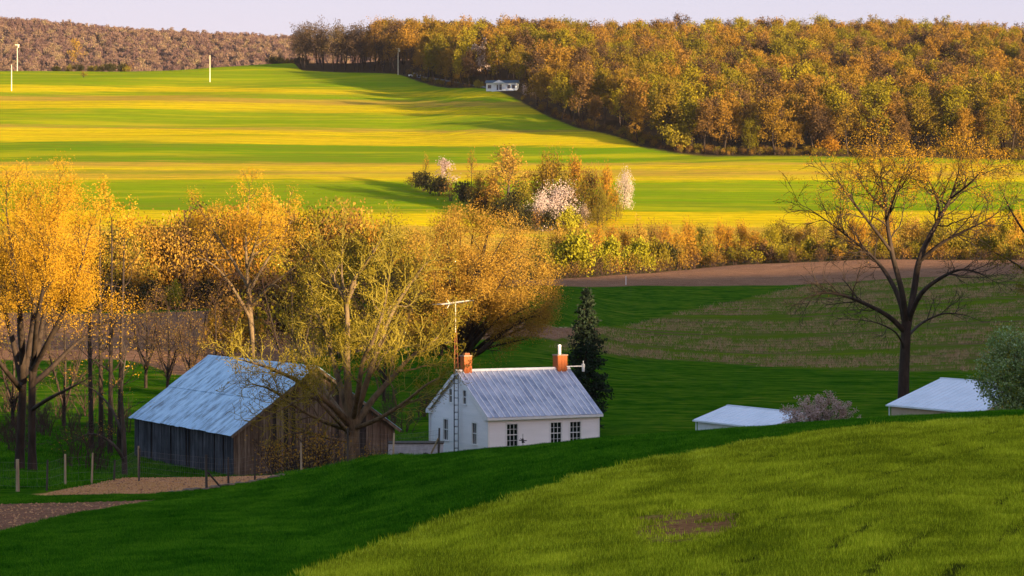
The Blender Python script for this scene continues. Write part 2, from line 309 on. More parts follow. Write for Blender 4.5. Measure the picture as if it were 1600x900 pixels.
def ground_material():
    t = NT('ground_cover'); p = t.pos()
    n1 = t.noise(p, .5, 5, .65); n2 = t.noise(p, 5, 4, .7); n3 = t.noise(p, .06, 3, .5)
    st = t.noise(t.pos(.10, .34, .34), 1.0, 6, .7, 1.2)           # streaks along the contour
    grain = t.noise(p, 22, 3, .7)
    wob = t.math('MULTIPLY', t.math('SUBTRACT', n1, .5), 5.0)
    fine = t.math('MULTIPLY', t.math('SUBTRACT', n2, .5), 1.2)
    wob = t.math('ADD', wob, fine)
    def m(att, wd, amp=1.0):
        return t.step(t.math('ADD', t.attr(att), t.math('MULTIPLY', wob, amp)), -wd, wd)
    # lawn / pasture
    lawn = t.ramp(t.math('ADD', t.math('MULTIPLY', st, .6), t.math('MULTIPLY', n1, .4)), [(.36, (.010, .05, .002)), (.46, (.028, .10, .003)), (.54, (.07, .145, .005)), (.64, (.15, .16, .015))])
    lawn = t.mix(t.math('MULTIPLY', n2, .6), lawn, t.mix(.45, lawn, (.012, .035, .004)))
    crop = t.ramp(t.math('ADD', t.math('MULTIPLY', n1, .5), t.math('MULTIPLY', n2, .5)), [(.3, (.10, .12, .006)), (.5, (.28, .30, .01)), (.7, (.48, .47, .02))])
    brown = t.ramp(t.math('ADD', t.math('MULTIPLY', n2, .5), t.math('MULTIPLY', t.noise(t.pos(.3, 3, 1), .8, 4, .7), .5)), [(.36, (.10, .045, .025)), (.5, (.25, .125, .07)), (.62, (.46, .26, .15))])
    yard = t.ramp(t.math('ADD', t.math('MULTIPLY', n2, .6), t.math('MULTIPLY', n1, .4)), [(.3, (.26, .11, .035)), (.55, (.56, .27, .10)), (.75, (.72, .44, .20))])
    stf = t.noise(t.pos(.035, .42, .3), 1.0, 6, .8)
    stub = t.ramp(t.math('ADD', t.math('MULTIPLY', stf, .8), t.math('MULTIPLY', grain, .2)), [(.37, (.035, .022, .016)), (.43, (.20, .12, .06)), (.48, (.07, .11, .006)), (.56, (.10, .15, .006)), (.64, (.15, .18, .010))])
    hedge = t.ramp(n2, [(.3, (.05, .035, .015)), (.7, (.13, .10, .03))])
    ffl = t.ramp(n2, [(.3, (.03, .02, .012)), (.7, (.09, .06, .03))])
    # far hillside in strips along the contour
    swob = t.math('MULTIPLY', t.math('SUBTRACT', t.noise(t.pos(.01, .12, .12), 1.0, 6, .75), .5), 26)
    s_ = t.math('ADD', t.attr('a_strip'), swob)
    s01 = t.math('DIVIDE', t.math('SUBTRACT', s_, 100), 270, True)
    G1, G2 = (.22, .31, .002), (.14, .25, .002); Yw_, Tn = (.66, .47, .004), (.46, .28, .04)
    def q(v): return max(0, (v-100)/270)
    seq = [(100, G1), (132, G1), (136, Yw_), (141, Yw_), (144, G1), (148, G1), (151, Tn), (157, Tn), (160, Yw_), (169, Yw_), (173, G1), (193, G1), (197, Tn), (200, Yw_), (221, Yw_), (224, G2), (251, G2),
           (254, Tn), (262, Yw_), (270, Tn), (281, Yw_), (284, G1), (328, G2), (332, Yw_), (350, Yw_), (358, Tn)]
    strip = t.ramp(s01, [(q(v), c) for v, c in seq])
    tex = t.math('ADD', t.math('MULTIPLY', t.noise(t.pos(.05, .5, .5), 1.0, 6, .8), .5), t.math('MULTIPLY', t.noise(t.pos(.012, .11, .11), 1.0, 5, .75), .5))
    strip = t.mix(t.math('MULTIPLY', t.step(tex, .44, .60), .6), strip, t.mix(.5, strip, (.30, .13, .03)))
    strip = t.mix(t.math('MULTIPLY', t.step(t.noise(t.pos(.12, .9, .9), 1.3, 5, .8), .56, .36), .5), strip, (.12, .20, .004))
    drl = t.math('SINE', t.math('ADD', t.math('MULTIPLY', t.attr('a_strip'), 1.7), t.math('MULTIPLY', t.noise(t.pos(.02, .05, .05), 1.0, 3, .6), 14)))
    strip = t.mix(t.math('MULTIPLY', t.step(drl, .2, 1.0), .22), strip, (.10, .13, .004))
    gv = t.noise(t.pos(.008, .07, .07), 1.0, 5, .7)
    strip = t.mix(t.math('MULTIPLY', t.step(gv, .49, .64), .5), strip, (.50, .42, .008))
    strip = t.mix(t.math('MULTIPLY', t.step(gv, .46, .34), .45), strip, (.14, .23, .004))
    col = lawn
    col = t.mix(m('a_crop', .7, .25), col, crop)
    col = t.mix(m('a_plot', .6, .35), col, brown)
    col = t.mix(m('a_yard', .6, .35), col, yard)
    col = t.mix(m('a_stub', 3, 1.2), col, stub)
    col = t.mix(m('a_brown', 1.5, .5), col, brown)
    tr = t.step(t.attr('a_track'), 1.4, .2)
    col = t.mix(t.math('MULTIPLY', tr, t.math('LESS_THAN', t.attr('a_stub'), -5)), col, (.42, .33, .18))
    col = t.mix(m('a_hedge', 3, 1), col, hedge)
    col = t.mix(m('a_far', 8, 1), col, strip)
    col = t.mix(m('a_forest', 4, 2), col, ffl)
    # wheel lines and drill rows of the near crop
    sx = t.n('ShaderNodeSeparateXYZ'); t.L(t.n('ShaderNodeNewGeometry').outputs['Position'], sx.inputs[0]); yy = t.math('SUBTRACT', sx.outputs[1], 46)
    s_l = t.math('SUBTRACT', sx.outputs[0], t.math('ADD', t.math('MULTIPLY', yy, .33), t.math('MULTIPLY', t.math('MULTIPLY', yy, yy), .0035)))
    pp = t.math('PINGPONG', t.math('ADD', s_l, -5.4+204), .85)
    ln_m = t.math('MULTIPLY', t.step(pp, .24, .10), t.math('MULTIPLY', t.math('MULTIPLY', t.step(t.attr('a_crop'), 1, 4), t.step(sx.outputs[0], 1, 9)), .9))
    col = t.mix(ln_m, col, (.035, .035, .008))
    # the bare patch in the near crop
    geo = t.n('ShaderNodeNewGeometry').outputs['Position']; cp = P(1078, 808, 58)
    sub = t.n('ShaderNodeVectorMath', operation='SUBTRACT'); t.L(geo, sub.inputs[0]); sub.inputs[1].default_value = (cp.x, 59.5, cp.z)
    sc = t.n('ShaderNodeVectorMath', operation='MULTIPLY'); t.L(sub.outputs[0], sc.inputs[0]); sc.inputs[1].default_value = (1/1.7, 1/4.6, 0)
    ln = t.n('ShaderNodeVectorMath', operation='LENGTH'); t.L(sc.outputs[0], ln.inputs[0])
    pm = t.step(t.math('ADD', ln.outputs['Value'], t.math('MULTIPLY', t.math('SUBTRACT', n1, .5), 2.2)), 1.25, .45)
    col = t.mix(pm, col, t.ramp(n2, [(.3, (.16, .06, .025)), (.7, (.40, .19, .08))]))
    t.bump(t.math('ADD', n2, t.math('MULTIPLY', grain, .5)), .6, .25)
    return t.fin(col, 1.0, 0)
GM = ground_material()

def region(u, y):
    """which field each face lies in"""
    r = np.zeros(len(u), int)
    r[y < f_crop(u)] = 1
    r[(band(c_plo0(u), c_plo1(u), y) > 0) & (u < 250)] = 2
    r[(band(c_yd0(u), c_yd1(u), y) > 0) & (u > 60) & (u < 450)] = 3
    r[(band(c_br0(u), c_br1(u), y) > 0) & (u < 940)] = 2
    r[(band(c_st0(u), c_st1(u), y) > 0) & (u > 850)] = 4
    r[(band(c_up0(u), c_hed(u)+8, y) > 0) & (u > 700)] = 2
    r[y > 612] = 5
    r[(y > f_for(u)) & (y < 1400)] = 6
    r[y >= 1400] = 7
    return r
fu = Uf[Q].mean(1); fy = Yf[Q].mean(1); finr = inr[Q].all(1)
reg = np.where(finr, region(fu, fy), 8)
NAMES = ['pasture', 'crop_field', 'ploughed_field', 'dirt_yard', 'stubble_field', 'hillside_field', 'forest_floor', 'far_hill', 'ground']
for rid, nm in enumerate(NAMES):
    q_ = Q[reg == rid]
    if not len(q_): continue
    used, inv = np.unique(q_, return_inverse=True)
    me = quick_mesh(nm, V[used], inv.reshape(-1, 4), GM, smooth=True)
    for kx, arr in A.items():
        at = me.attributes.new(kx, 'FLOAT', 'POINT'); at.data.foreach_set('value', arr[used].astype(np.float32))
    tag(link(nm, me), kind='structure')

# ------------------------------------------------------------------ tree machinery
def nrm(v):
    l = math.sqrt(v[0]*v[0]+v[1]*v[1]+v[2]*v[2]) or 1; return (v[0]/l, v[1]/l, v[2]/l)
class Tree:
    def __init__(s, seed, seg=.5, wig=.25, up=.05, ang=(35, 65), ratio=.62, dens=1.0, maxd=3, rmin=.012, droop=0, rexp=.7):
        s.r = random.Random(seed); s.S = []; s.T = []; s.seg = seg; s.wig = wig; s.up = up; s.ang = ang; s.ratio = ratio
        s.dens = dens; s.maxd = maxd; s.rmin = rmin; s.droop = droop; s.rexp = rexp
    def side(s, d, ang):
        a = nrm((s.r.gauss(0, 1), s.r.gauss(0, 1), s.r.gauss(0, 1)))
        k = a[0]*d[0]+a[1]*d[1]+a[2]*d[2]; a = nrm((a[0]-k*d[0], a[1]-k*d[1], a[2]-k*d[2]))
        c, n_ = math.cos(ang), math.sin(ang)
        return (d[0]*c+a[0]*n_, d[1]*c+a[1]*n_, d[2]*c+a[2]*n_)
    def branch(s, p, d, L, r, depth, wood_depth=0):
        rn = s.r; n = max(2, int(L/s.seg+.5)); sl = L/n; up = s.up - s.droop*depth
        for i in range(n):
            t = (i+1)/n
            d = nrm((d[0]+rn.gauss(0, s.wig), d[1]+rn.gauss(0, s.wig), d[2]+rn.gauss(0, s.wig)+up))
            q = (p[0]+d[0]*sl, p[1]+d[1]*sl, p[2]+d[2]*sl); r1 = max(s.rmin*.7, r*(1-.75*t/n*1.0) if n > 1 else r*.5)
            r1 = max(s.rmin*.6, r*(1-(.8/n)))
            s.S.append((*p, *q, r, r1)); p = q; r = r1
            if depth < s.maxd and t > .15:
                k = s.dens*(.9 if depth < s.maxd-1 else 1.3)
                m_ = int(k+rn.random())
                for _ in range(m_):
                    L2 = L*s.ratio*(1.15-.65*t)*rn.uniform(.6, 1.15)
                    if L2 > s.seg*.7: s.branch(p, s.side(d, math.radians(rn.uniform(*s.ang))), L2, max(s.rmin, r*s.rexp*rn.uniform(.6, 1)), depth+1)
            if depth >= s.maxd-1 and t > .4: s.T.append(p)
        s.T.append(p)
    def limb(s, pts, kids=1.0, L0=3.0, start=.25, depth=1, sub=4):
        """hand-placed limb: pts [(Vector, radius)], grows side branches"""
        P_ = [Vector(a) for a, b in pts]; Rr = [b for a, b in pts]; out = []
        for i in range(len(P_)-1):
            p0 = P_[max(0, i-1)]; p1 = P_[i]; p2 = P_[i+1]; p3 = P_[min(len(P_)-1, i+2)]
            for k in range(sub):
                t = k/sub
                c = .5*((2*p1)+(p2-p0)*t+(2*p0-5*p1+4*p2-p3)*t*t+(3*p1-p0-3*p2+p3)*t**3)
                out.append((c, Rr[i]*(1-t)+Rr[i+1]*t))
        out.append((P_[-1], Rr[-1]))
        N = len(out)
        for i in range(N-1):
            a, ra = out[i]; b, rb = out[i+1]
            if 0 < i: a = a+Vector((s.r.gauss(0, 1), s.r.gauss(0, 1), s.r.gauss(0, 1)))*0
            s.S.append((*a, *b, ra, rb))
            f = i/(N-1)
            if f >= start and kids > 0:
                d = nrm(tuple(b-a))
                m_ = int(kids+s.r.random())
                for _ in range(m_):
                    L = L0*(1.1-.5*f)*s.r.uniform(.5, 1.1)
                    s.branch(tuple(b), s.side(d, math.radians(s.r.uniform(*s.ang))), L, max(s.rmin, min(rb*.6, L*.02)), depth)
        d = nrm(tuple(out[-1][0]-out[-2][0])); s.branch(tuple(out[-1][0]), d, L0*.7, max(s.rmin, Rr[-1]*.9), depth)

def wood_mesh(name, S, mat, sides=5, base=Vector((0, 0, 0)), rmax3=.05):
    S = np.asarray(S, float); a = S[:, :3]-np.array(base); b = S[:, 3:6]-np.array(base)
    Vs = []; Fs = []; off = 0
    for sel, n in ((S[:, 6] >= rmax3, sides), (S[:, 6] < rmax3, 3)):
        if not sel.any(): continue
        A_, B_ = a[sel], b[sel]; r0, r1 = S[sel, 6], S[sel, 7]; d = B_-A_; d /= (np.linalg.norm(d, axis=1)[:, None]+1e-9)
        A_ = A_-d*(r0*.25)[:, None]; B_ = B_+d*(r1*.25)[:, None]
        t = np.where(np.abs(d[:, 2:3]) < .9, np.array([[0, 0, 1.]]), np.array([[1., 0, 0]]))
        e = np.cross(d, t); e /= np.linalg.norm(e, axis=1)[:, None]; g_ = np.cross(d, e)
        ph = np.arange(n)*2*math.pi/n
        o = e[:, None, :]*np.cos(ph)[None, :, None]+g_[:, None, :]*np.sin(ph)[None, :, None]
        v0 = A_[:, None, :]+o*r0[:, None, None]; v1 = B_[:, None, :]+o*r1[:, None, None]
        vv = np.concatenate([v0, v1], 1); m = len(A_)
        k = np.arange(n); k2 = (k+1) % n
        f = np.stack([k, k2, k2+n, k+n], -1)[None]+(np.arange(m)*2*n)[:, None, None]+off
        Vs.append(vv.reshape(-1, 3)); Fs.append(f.reshape(-1, 4)); off += m*2*n
    return quick_mesh(name, np.concatenate(Vs), np.concatenate(Fs), mat, smooth=True)

def leaf_mesh(name, cen, size, mat, aspect=.6, flat=0.0, seed=1, hang=0):
    g_ = np.random.default_rng(seed); n = len(cen); cen = np.asarray(cen)
    a = g_.normal(size=(n, 3)); a[:, 2] *= (1-flat)
    if hang: a[:, 2] -= hang
    a /= np.linalg.norm(a, axis=1)[:, None]
    b = g_.normal(size=(n, 3)); b -= (a*b).sum(1)[:, None]*a; b /= np.linalg.norm(b, axis=1)[:, None]
    s = (size*g_.uniform(.6, 1.3, n))[:, None]
    v = np.stack([cen-a*s, cen+b*s*aspect, cen+a*s, cen-b*s*aspect], 1).reshape(-1, 3)
    return quick_mesh(name, v, np.arange(4*n).reshape(-1, 4), mat, vals=g_.random(n))

def leaf_points(T, n, sig, seed=1, base=Vector((0, 0, 0)), prob=None):
    g_ = np.random.default_rng(seed); T = np.asarray(T, float)
    if prob is not None:
        pr = np.clip(prob(T), 0, None)+1e-9; pr /= pr.sum(); k = g_.choice(len(T), n, p=pr)
    else: k = g_.integers(0, len(T), n)
    return T[k]+g_.normal(size=(n, 3))*sig-np.array(base)

# ------------------------------------------------------------------ prototypes (each returns wood mesh and crown mesh, base at the origin)
def proto_forest(seed, H=20, Wd=9, nleaf=1500, ls=.27, leaf='leaf_forest', bark='bark', lowfrac=.38, seg=1.2, lean=.04, sig=.075):
    t = Tree(seed, seg=seg, wig=.2, up=.05, ang=(30, 65), ratio=.6, dens=.85, maxd=3, rmin=.05)
    r = t.r; trunk = [(Vector((0, 0, 0)), .34*H/20), (Vector((r.gauss(0, lean)*H, r.gauss(0, lean)*H, H*.3)), .27*H/20), (Vector((r.gauss(0, lean)*H, r.gauss(0, lean)*H, H*.52)), .18*H/20), (Vector((r.gauss(0, .03)*H, r.gauss(0, .03)*H, H*.72)), .09*H/20)]
    t.limb(trunk, kids=0, L0=H*.1)
    n = 17
    for i in range(n):
        f = i/(n-1); az = i*2.4+r.uniform(-.4, .4); el = -.05+1.5*f**1.1*r.uniform(.85, 1.1)      # round crown: low limbs go out, high ones go up
        zz = H*(lowfrac+.30*f); k = min(2, int(zz/H/.25)); a = trunk[k][0].lerp(trunk[min(3, k+1)][0], .5)
        L = (Wd*.5*math.cos(el)**2+H*.30*math.sin(el)**2)*r.uniform(.75, 1.1)
        t.branch((a.x*.7, a.y*.7, zz), (math.cos(az)*math.cos(el), math.sin(az)*math.cos(el), math.sin(el)), L, .10*H/20, 1)
    pts = leaf_points(t.T, nleaf, Wd*sig, seed)
    return wood_mesh('trunk', t.S, M[bark], 5, rmax3=.12), leaf_mesh('crown', pts, ls, M[leaf], .75, seed=seed)
def proto_shrub(seed, H=5, Wd=5, nleaf=2000, ls=.19, leaf='leaf_olive', bark='twig_red', stems=9, dens=.9, seg=.6):
    t = Tree(seed, seg=seg, wig=.2, up=.05, ang=(20, 50), ratio=.55, dens=dens, maxd=3, rmin=.022)
    r = t.r
    for i in range(stems):
        az = r.uniform(0, 6.28); o = r.uniform(0, .5)*Wd*.3
        t.branch((math.cos(az)*o, math.sin(az)*o, 0), nrm((math.cos(az)*Wd/H*.5*r.random(), math.sin(az)*Wd/H*.5*r.random(), 1)), H*(1-.35*(abs(math.sin(az*1.5))))*r.uniform(.65, .9), .05, 1)
    lo = .12*H
    pts = leaf_points(t.T, nleaf, Wd*.075, seed, prob=lambda T: np.clip((T[:, 2]-lo)/(H*.3), .02, 1))
    return wood_mesh('stem', t.S, M[bark], 4, rmax3=.03), leaf_mesh('crown', pts, ls, M[leaf], .75, seed=seed)

FOR = [proto_forest(100+i, 20, [8.5, 10, 9, 11, 8, 9.5, 10.5][i], [3600, 4200, 2800, 3800, 2700, 1500, 3300][i]) for i in range(7)]
SPARSE = [proto_forest(120+i, 20, 10, [1500, 1200, 900][i], .25, 'leaf_grove', 'bark', .32) for i in range(3)]
def sh(seed, **k): return proto_shrub(seed, **k)
SH = {'olive': [sh(200+i, leaf='leaf_olive') for i in range(3)], 'orange': [sh(210+i, leaf='leaf_orange') for i in range(3)],
      'lime': [sh(220+i, leaf='leaf_lime', nleaf=3000, ls=.16) for i in range(2)], 'dark': [sh(230+i, leaf='leaf_dark', nleaf=2000) for i in range(2)],
      'bare': [sh(240+i, leaf='leaf_forest', nleaf=260, dens=1.1, bark='twig_red') for i in range(2)],
      'blossom': [sh(250+i, leaf='blossom', nleaf=3000, ls=.15) for i in range(2)],
      'rust': [sh(260+i, leaf='leaf_forest', nleaf=1300) for i in range(3)]}

BD = (16, 14)      # height and width of the broad round-crowned trees
BIG = {k: [proto_forest(400+10*j+i, 16, 14, n_, l_, lf, 'bark', lo) for i in range(2)] for j, (k, lf, n_, l_, lo) in enumerate((
    ('olive', 'leaf_olive', 3000, .24, .14), ('orange', 'leaf_orange', 3000, .24, .14), ('rust', 'leaf_forest', 3000, .24, .14), ('blossom', 'blossom', 3600, .2, .12), ('gold', 'leaf_rust', 3000, .24, .14)))}
_pd = {}
def pdim(proto):
    """real height and width of a grown prototype"""
    k = proto[1].name
    if k not in _pd:
        a = np.empty(len(proto[1].vertices)*3, np.float32); proto[1].vertices.foreach_get('co', a); a = a.reshape(-1, 3)
        r = np.hypot(a[:, 0], a[:, 1]); _pd[k] = (float(np.quantile(a[:, 2], .985)), 2*float(np.quantile(r, .93)))
    return _pd[k]
def plant(proto, name, label, cat, loc, scale, rz=None, group=None, first='trunk', sxy=None):
    o = thing(name, label, cat, loc, random.uniform(0, 6.28) if rz is None else rz, group)
    s_ = scale; o.scale = ((sxy or s_), (sxy or s_), s_)
    link(first, proto[0], o); link('crown', proto[1], o)
    return o

# ------------------------------------------------------------------ geometry-nodes scatter for what nobody could count
def scatter(name, pts, rot, scl, kd, sources, label=None):
    me = bpy.data.meshes.new(name); me.from_pydata([tuple(p) for p in pts], [], [])
    for nm, arr in (('rz', rot), ('sc', scl), ('kd', kd)):
        a = me.attributes.new(nm, 'FLOAT', 'POINT'); a.data.foreach_set('value', np.asarray(arr, np.float32))
    o = link(name, me); tag(o, label, kind='stuff')
    ng = bpy.data.node_groups.new(name, 'GeometryNodeTree')
    ng.interface.new_socket('Geometry', in_out='INPUT', socket_type='NodeSocketGeometry'); ng.interface.new_socket('Geometry', in_out='OUTPUT', socket_type='NodeSocketGeometry')
    N = ng.nodes; Lk = ng.links; gi = N.new('NodeGroupInput'); go = N.new('NodeGroupOutput'); j = N.new('GeometryNodeJoinGeometry')
    def na(nm):
        x = N.new('GeometryNodeInputNamedAttribute'); x.data_type = 'FLOAT'; x.inputs[0].default_value = nm; return x.outputs[0]
    cx = N.new('ShaderNodeCombineXYZ'); Lk.new(na('rz'), cx.inputs[2]); sc_ = na('sc'); kk = na('kd')
    for i, srcs in enumerate(sources):
        cm = N.new('FunctionNodeCompare'); cm.data_type = 'FLOAT'; cm.operation = 'EQUAL'; Lk.new(kk, cm.inputs[0]); cm.inputs[1].default_value = i; cm.inputs['Epsilon'].default_value = .1
        for src in srcs:
            ob = N.new('GeometryNodeObjectInfo'); ob.transform_space = 'ORIGINAL'; ob.inputs[0].default_value = src
            ip = N.new('GeometryNodeInstanceOnPoints'); Lk.new(gi.outputs[0], ip.inputs['Points']); Lk.new(cm.outputs[0], ip.inputs['Selection'])
            Lk.new(ob.outputs['Geometry'], ip.inputs['Instance']); Lk.new(cx.outputs[0], ip.inputs['Rotation']); Lk.new(sc_, ip.inputs['Scale'])
            Lk.new(ip.outputs[0], j.inputs[0])
    Lk.new(j.outputs[0], go.inputs[0])
    md = o.modifiers.new('scatter', 'NODES'); md.node_group = ng
    return o

# ------------------------------------------------------------------ the wooded hill on the right
rf = random.Random(11)
fpts = []; cell = {}
def free(x, y, d):
    cx, cy = int(x//8), int(y//8)
    for a in range(cx-2, cx+3):
        for b in range(cy-2, cy+3):
            for (px, py) in cell.get((a, b), ()):
                if (px-x)**2+(py-y)**2 < d*d: return False
    cell.setdefault((cx, cy), []).append((x, y)); return True
for _ in range(30000):
    Y = math.sqrt(rf.uniform(770**2, 1290**2)); u = rf.uniform(468, 1690)
    if Y < f_for(u)+1: continue
    if u < 600 and Y > 1190: continue
    if 745 < u < 835 and Y < f_for(u)+32: continue          # clearing of the white house
    edge = Y < f_for(u)+16
    if free(Y*(u-800)/F, Y, rf.uniform(5.5, 8) if edge else rf.uniform(7.5, 11)): fpts.append((u, Y, edge))
# how large each shows: nearest and least hidden first
fpts.sort(key=lambda p: (p[1]-f_for(p[0]))*(1+.0*p[1]))
ind = fpts[:292]; rest = fpts[292:]
crown_src = []
def zone(u, Y):
    row = 'at the foot of the wood' if Y-f_for(u) < 14 else 'in the second rows of the wood'
    z_ = np.searchsorted([720, 840, 960, 1090, 1240, 1400, 1540], u)
    return 'bronze-olive tree '+row+' '+['beside the hilltop grove', 'behind the far white house', 'above the copse', 'over the rounded olive tree', 'above the field end', 'left of the tall bare oak', 'behind the tall bare oak', 'at the right edge'][int(z_)]
for i, (u, Y, edge) in enumerate(ind):
    left = u < 640
    pr = SPARSE[i % 3] if (left and rf.random() < (1 if u < 570 else .5)) else FOR[rf.randrange(7)]
    s = rf.uniform(.72, 1.15)*(1.0 if not left else 1.08)
    if rf.random() < .22 and not left: s *= .68
    o = plant(pr, 'forest_tree', zone(u, Y), 'tree', G(u, Y, -.2), s, group='trees along the front of the wooded hill')
    if left and rf.random() < 1:
        o['label'] = 'thin dark tree of the hilltop grove, '+['at its open left end', 'left of its middle', 'in its middle', 'just left of the utility pole', 'right of the utility pole'][int(np.searchsorted([500, 535, 575, 622], u))]+(', front row' if Y-f_for(u) < 18 else ', further back'); o['group'] = 'bare trees of the hilltop grove'
    if len(crown_src) < 7 and pr in FOR and FOR.index(pr) == len(crown_src): crown_src.append(list(o.children))
while len(crown_src) < 7: crown_src.append(list(o.children))
p_, r_, s_, k_ = [], [], [], []
for (u, Y, edge) in rest:
    p_.append(G(u, Y, -.2)); r_.append(rf.uniform(0, 6.28)); s_.append(rf.uniform(.78, 1.12)); k_.append(rf.randrange(7))
scatter('forest', p_, r_, s_, k_, crown_src, 'bronze and olive spring woodland covering the hill behind its front rows of trees')
# undergrowth along the foot of the wood
p_, r_, s_, k_ = [], [], [], []
for _ in range(420):
    u = rf.uniform(640, 1690)
    if 735 < u < 840 and rf.random() < .85: continue
    Y = f_for(u)+rf.uniform(-1, 14); p_.append(G(u, Y, -.1)); r_.append(rf.uniform(0, 6.28)); s_.append(rf.uniform(.35, .75)); k_.append(rf.randrange(3))
under_sites = (p_, r_, s_, k_)
# single trees that stand out in front of the wood
def edge_tree(u, vb, y0, y1, scale, proto, label, name='woodland_tree', cat='tree', first='trunk', **k):
    return plant(proto, name, label, cat, G(u, Yat(u, vb, y0, y1), -.15), scale, first=first, **k)
edge_tree(1058, 236, 740, 840, 2.1, SH['olive'][0], 'rounded yellow-olive tree at the foot of the wood, left end of its front edge', first='stem', sxy=2.2)
edge_tree(1297, 242, 740, 840, 1.5, SH['orange'][0], 'small orange rounded tree at the foot of the wood behind the big bare tree', first='stem')
BLW = proto_forest(150, 15, 8, 1500, .4, 'blossom', 'bark', .3)
edge_tree(757, 128, 930, 1010, 1.25, BLW, 'tall pale pink flowering tree in the wood above the far white house')
edge_tree(826, 150, 880, 960, 1.0, SH['blossom'][0], 'small pink flowering tree beside the far white house', first='stem')
edge_tree(748, 138, 930, 1000, .75, SH['olive'][1], 'yellow-brown shrub left of the far white house', name='shrub', cat='shrub', first='stem')
for u, vb, s in ((672, 122, 1.0), (690, 124, 1.2), (708, 127, 1.3), (725, 130, 1.2), (738, 134, 1.0)):
    plant(SH['dark'][0], 'evergreen_shrub', 'dark evergreen shrub in the low row along the drive to the far white house', 'shrub', G(u, Yat(u, vb, 930, 1090), -.1), s, group='dark shrubs along the far drive', first='stem')

# ------------------------------------------------------------------ the far purple ridge, wooded all over
p_, r_, s_, k_ = [], [], [], []
for _ in range(6500):
    Y = rf.uniform(1950, 2680); u = rf.uniform(-120, 640)
    p_.append(G(u, Y, -.5)); r_.append(rf.uniform(0, 6.28)); s_.append(rf.uniform(.55, .95)); k_.append(rf.randrange(3))
FARP = [proto_forest(300+i, 14, 12, 800, .65, 'leaf_far', 'bark_grey', .3, seg=2.5) for i in range(3)]
fsrc = []
for i, (u, Y) in enumerate(((60, 1960), (230, 1970), (390, 1965))):
    o = plant(FARP[i], 'forest_tree', 'hazy mauve tree low on the far wooded ridge at the left', 'tree', G(u, Y, -.3), .9, group='trees low on the far ridge'); fsrc.append(list(o.children))
scatter('far_forest', p_, r_, s_, k_, fsrc, 'hazy mauve woodland covering the far ridge on the left')

# ------------------------------------------------------------------ brush and trees on the crest of the hillside field
for i in range(34):
    u = rf.uniform(86, 205) if i < 22 else rf.uniform(425, 478)
    big = i >= 22
    plant(SH['dark'][0] if rf.random() < .35 else SH['bare'][i % 2], 'crest_shrub', 'dark low brush on the skyline of the hillside field, %s' % ('beside the hilltop grove' if big else 'beside the lone leaning tree'), 'shrub',
          G(u, 1180+rf.uniform(0, 12), -.2), rf.uniform(.7, 1.1)*(1.15 if big else 1), group='brush by the hilltop grove' if big else 'brush by the lone tree', first='stem')
LONE = proto_forest(333, 15, 8, 900, .22, 'leaf_rust', 'bark', .4, lean=.12)
plant(LONE, 'leaning_tree', 'lone russet tree leaning on the skyline of the hillside field at the left', 'tree', G(118, 1165, -.2), 1.05, rz=2.4)
plant(SH['bare'][0], 'field_bush', 'small bare reddish bush alone in the grass below the lone leaning tree', 'shrub', G(131, 1090, -.1), .75, first='stem')

# ------------------------------------------------------------------ copse in the middle of the hillside field
def mid(u, vt, vb, wpx, kind, label, name='copse_tree', cat='tree', tall=None, y0=640, y1=800, rot=None, first=None, dY=0):
    """tree between two rows; wpx its crown width"""
    Y = Yat(u, vb, y0, y1)+dY; H = (vb-vt)*Y/F; Wd = wpx*Y/F
    if tall: pr = tall
    elif kind in BIG: pr = random.choice(BIG[kind]); first = 'trunk'
    else: pr = random.choice(SH[kind])
    H0, W0 = pdim(pr)
    o = plant(pr, name, label, cat, G(u, Y, -.15), H/H0, rz=rot, first=first or ('trunk' if tall else 'stem'), sxy=Wd/W0)
    return o
THIN = proto_forest(160, 20, 9, 260, .35, 'leaf_orange', 'bark', .5)
PINKT = proto_forest(161, 20, 9, 800, .35, 'blossom_dull', 'bark', .35)
BARER = proto_forest(162, 20, 11, 4200, .20, 'leaf_rust', 'bark_grey', .2, seg=1.0)
mid(665, 238, 296, 16, '', 'thin upright tree at the left tip of the copse on the hillside', tall=THIN)
mid(695, 247, 300, 34, '', 'faded pink flowering tree near the left tip of the copse', tall=PINKT)
mid(737, 232, 310, 22, '', 'slender upright reddish tree left of the big rounded bare tree in the copse', tall=THIN)
mid(794, 231, 335, 84, '', 'large rounded bare-branched tree, tallest in the copse on the hillside', tall=BARER)
for i, (u, vt, vb, wp, kd) in enumerate([(864, 238, 335, 52, 'rust'), (900, 246, 338, 50, 'orange'), (925, 262, 340, 44, 'rust'), (948, 262, 345, 40, 'orange'), (845, 262, 335, 46, 'rust'), (880, 270, 345, 50, 'olive'),
                                     (770, 275, 335, 44, 'orange'), (748, 272, 330, 36, 'rust'), (820, 285, 345, 44, 'olive'), (915, 285, 350, 44, 'rust'), (940, 290, 352, 36, 'olive'), (860, 300, 348, 40, 'rust')]):
    o = mid(u, vt, vb, wp, kd, 'russet or olive tree in the thick of the hillside copse'); o['group'] = 'trees of the hillside copse'
for i, (u, vt, vb, wp) in enumerate([(645, 275, 292, 26), (662, 268, 298, 34), (684, 276, 306, 34), (706, 280, 314, 34), (728, 284, 322, 34), (748, 300, 332, 34), (768, 306, 342, 38), (790, 312, 352, 38), (815, 322, 362, 38), (838, 330, 366, 34), (858, 335, 370, 30), (802, 300, 345, 30)]):
    o = mid(u, vt, vb, wp, 'dark' if i % 3 else 'bare', 'dark bush on the shaded lower side of the hillside copse', 'copse_bush', 'bush'); o['group'] = 'dark bushes of the copse'
mid(880, 286, 350, 66, 'blossom', 'white-pink blossoming tree, larger and upper one at the foot of the copse', 'blossom_tree', y1=720)
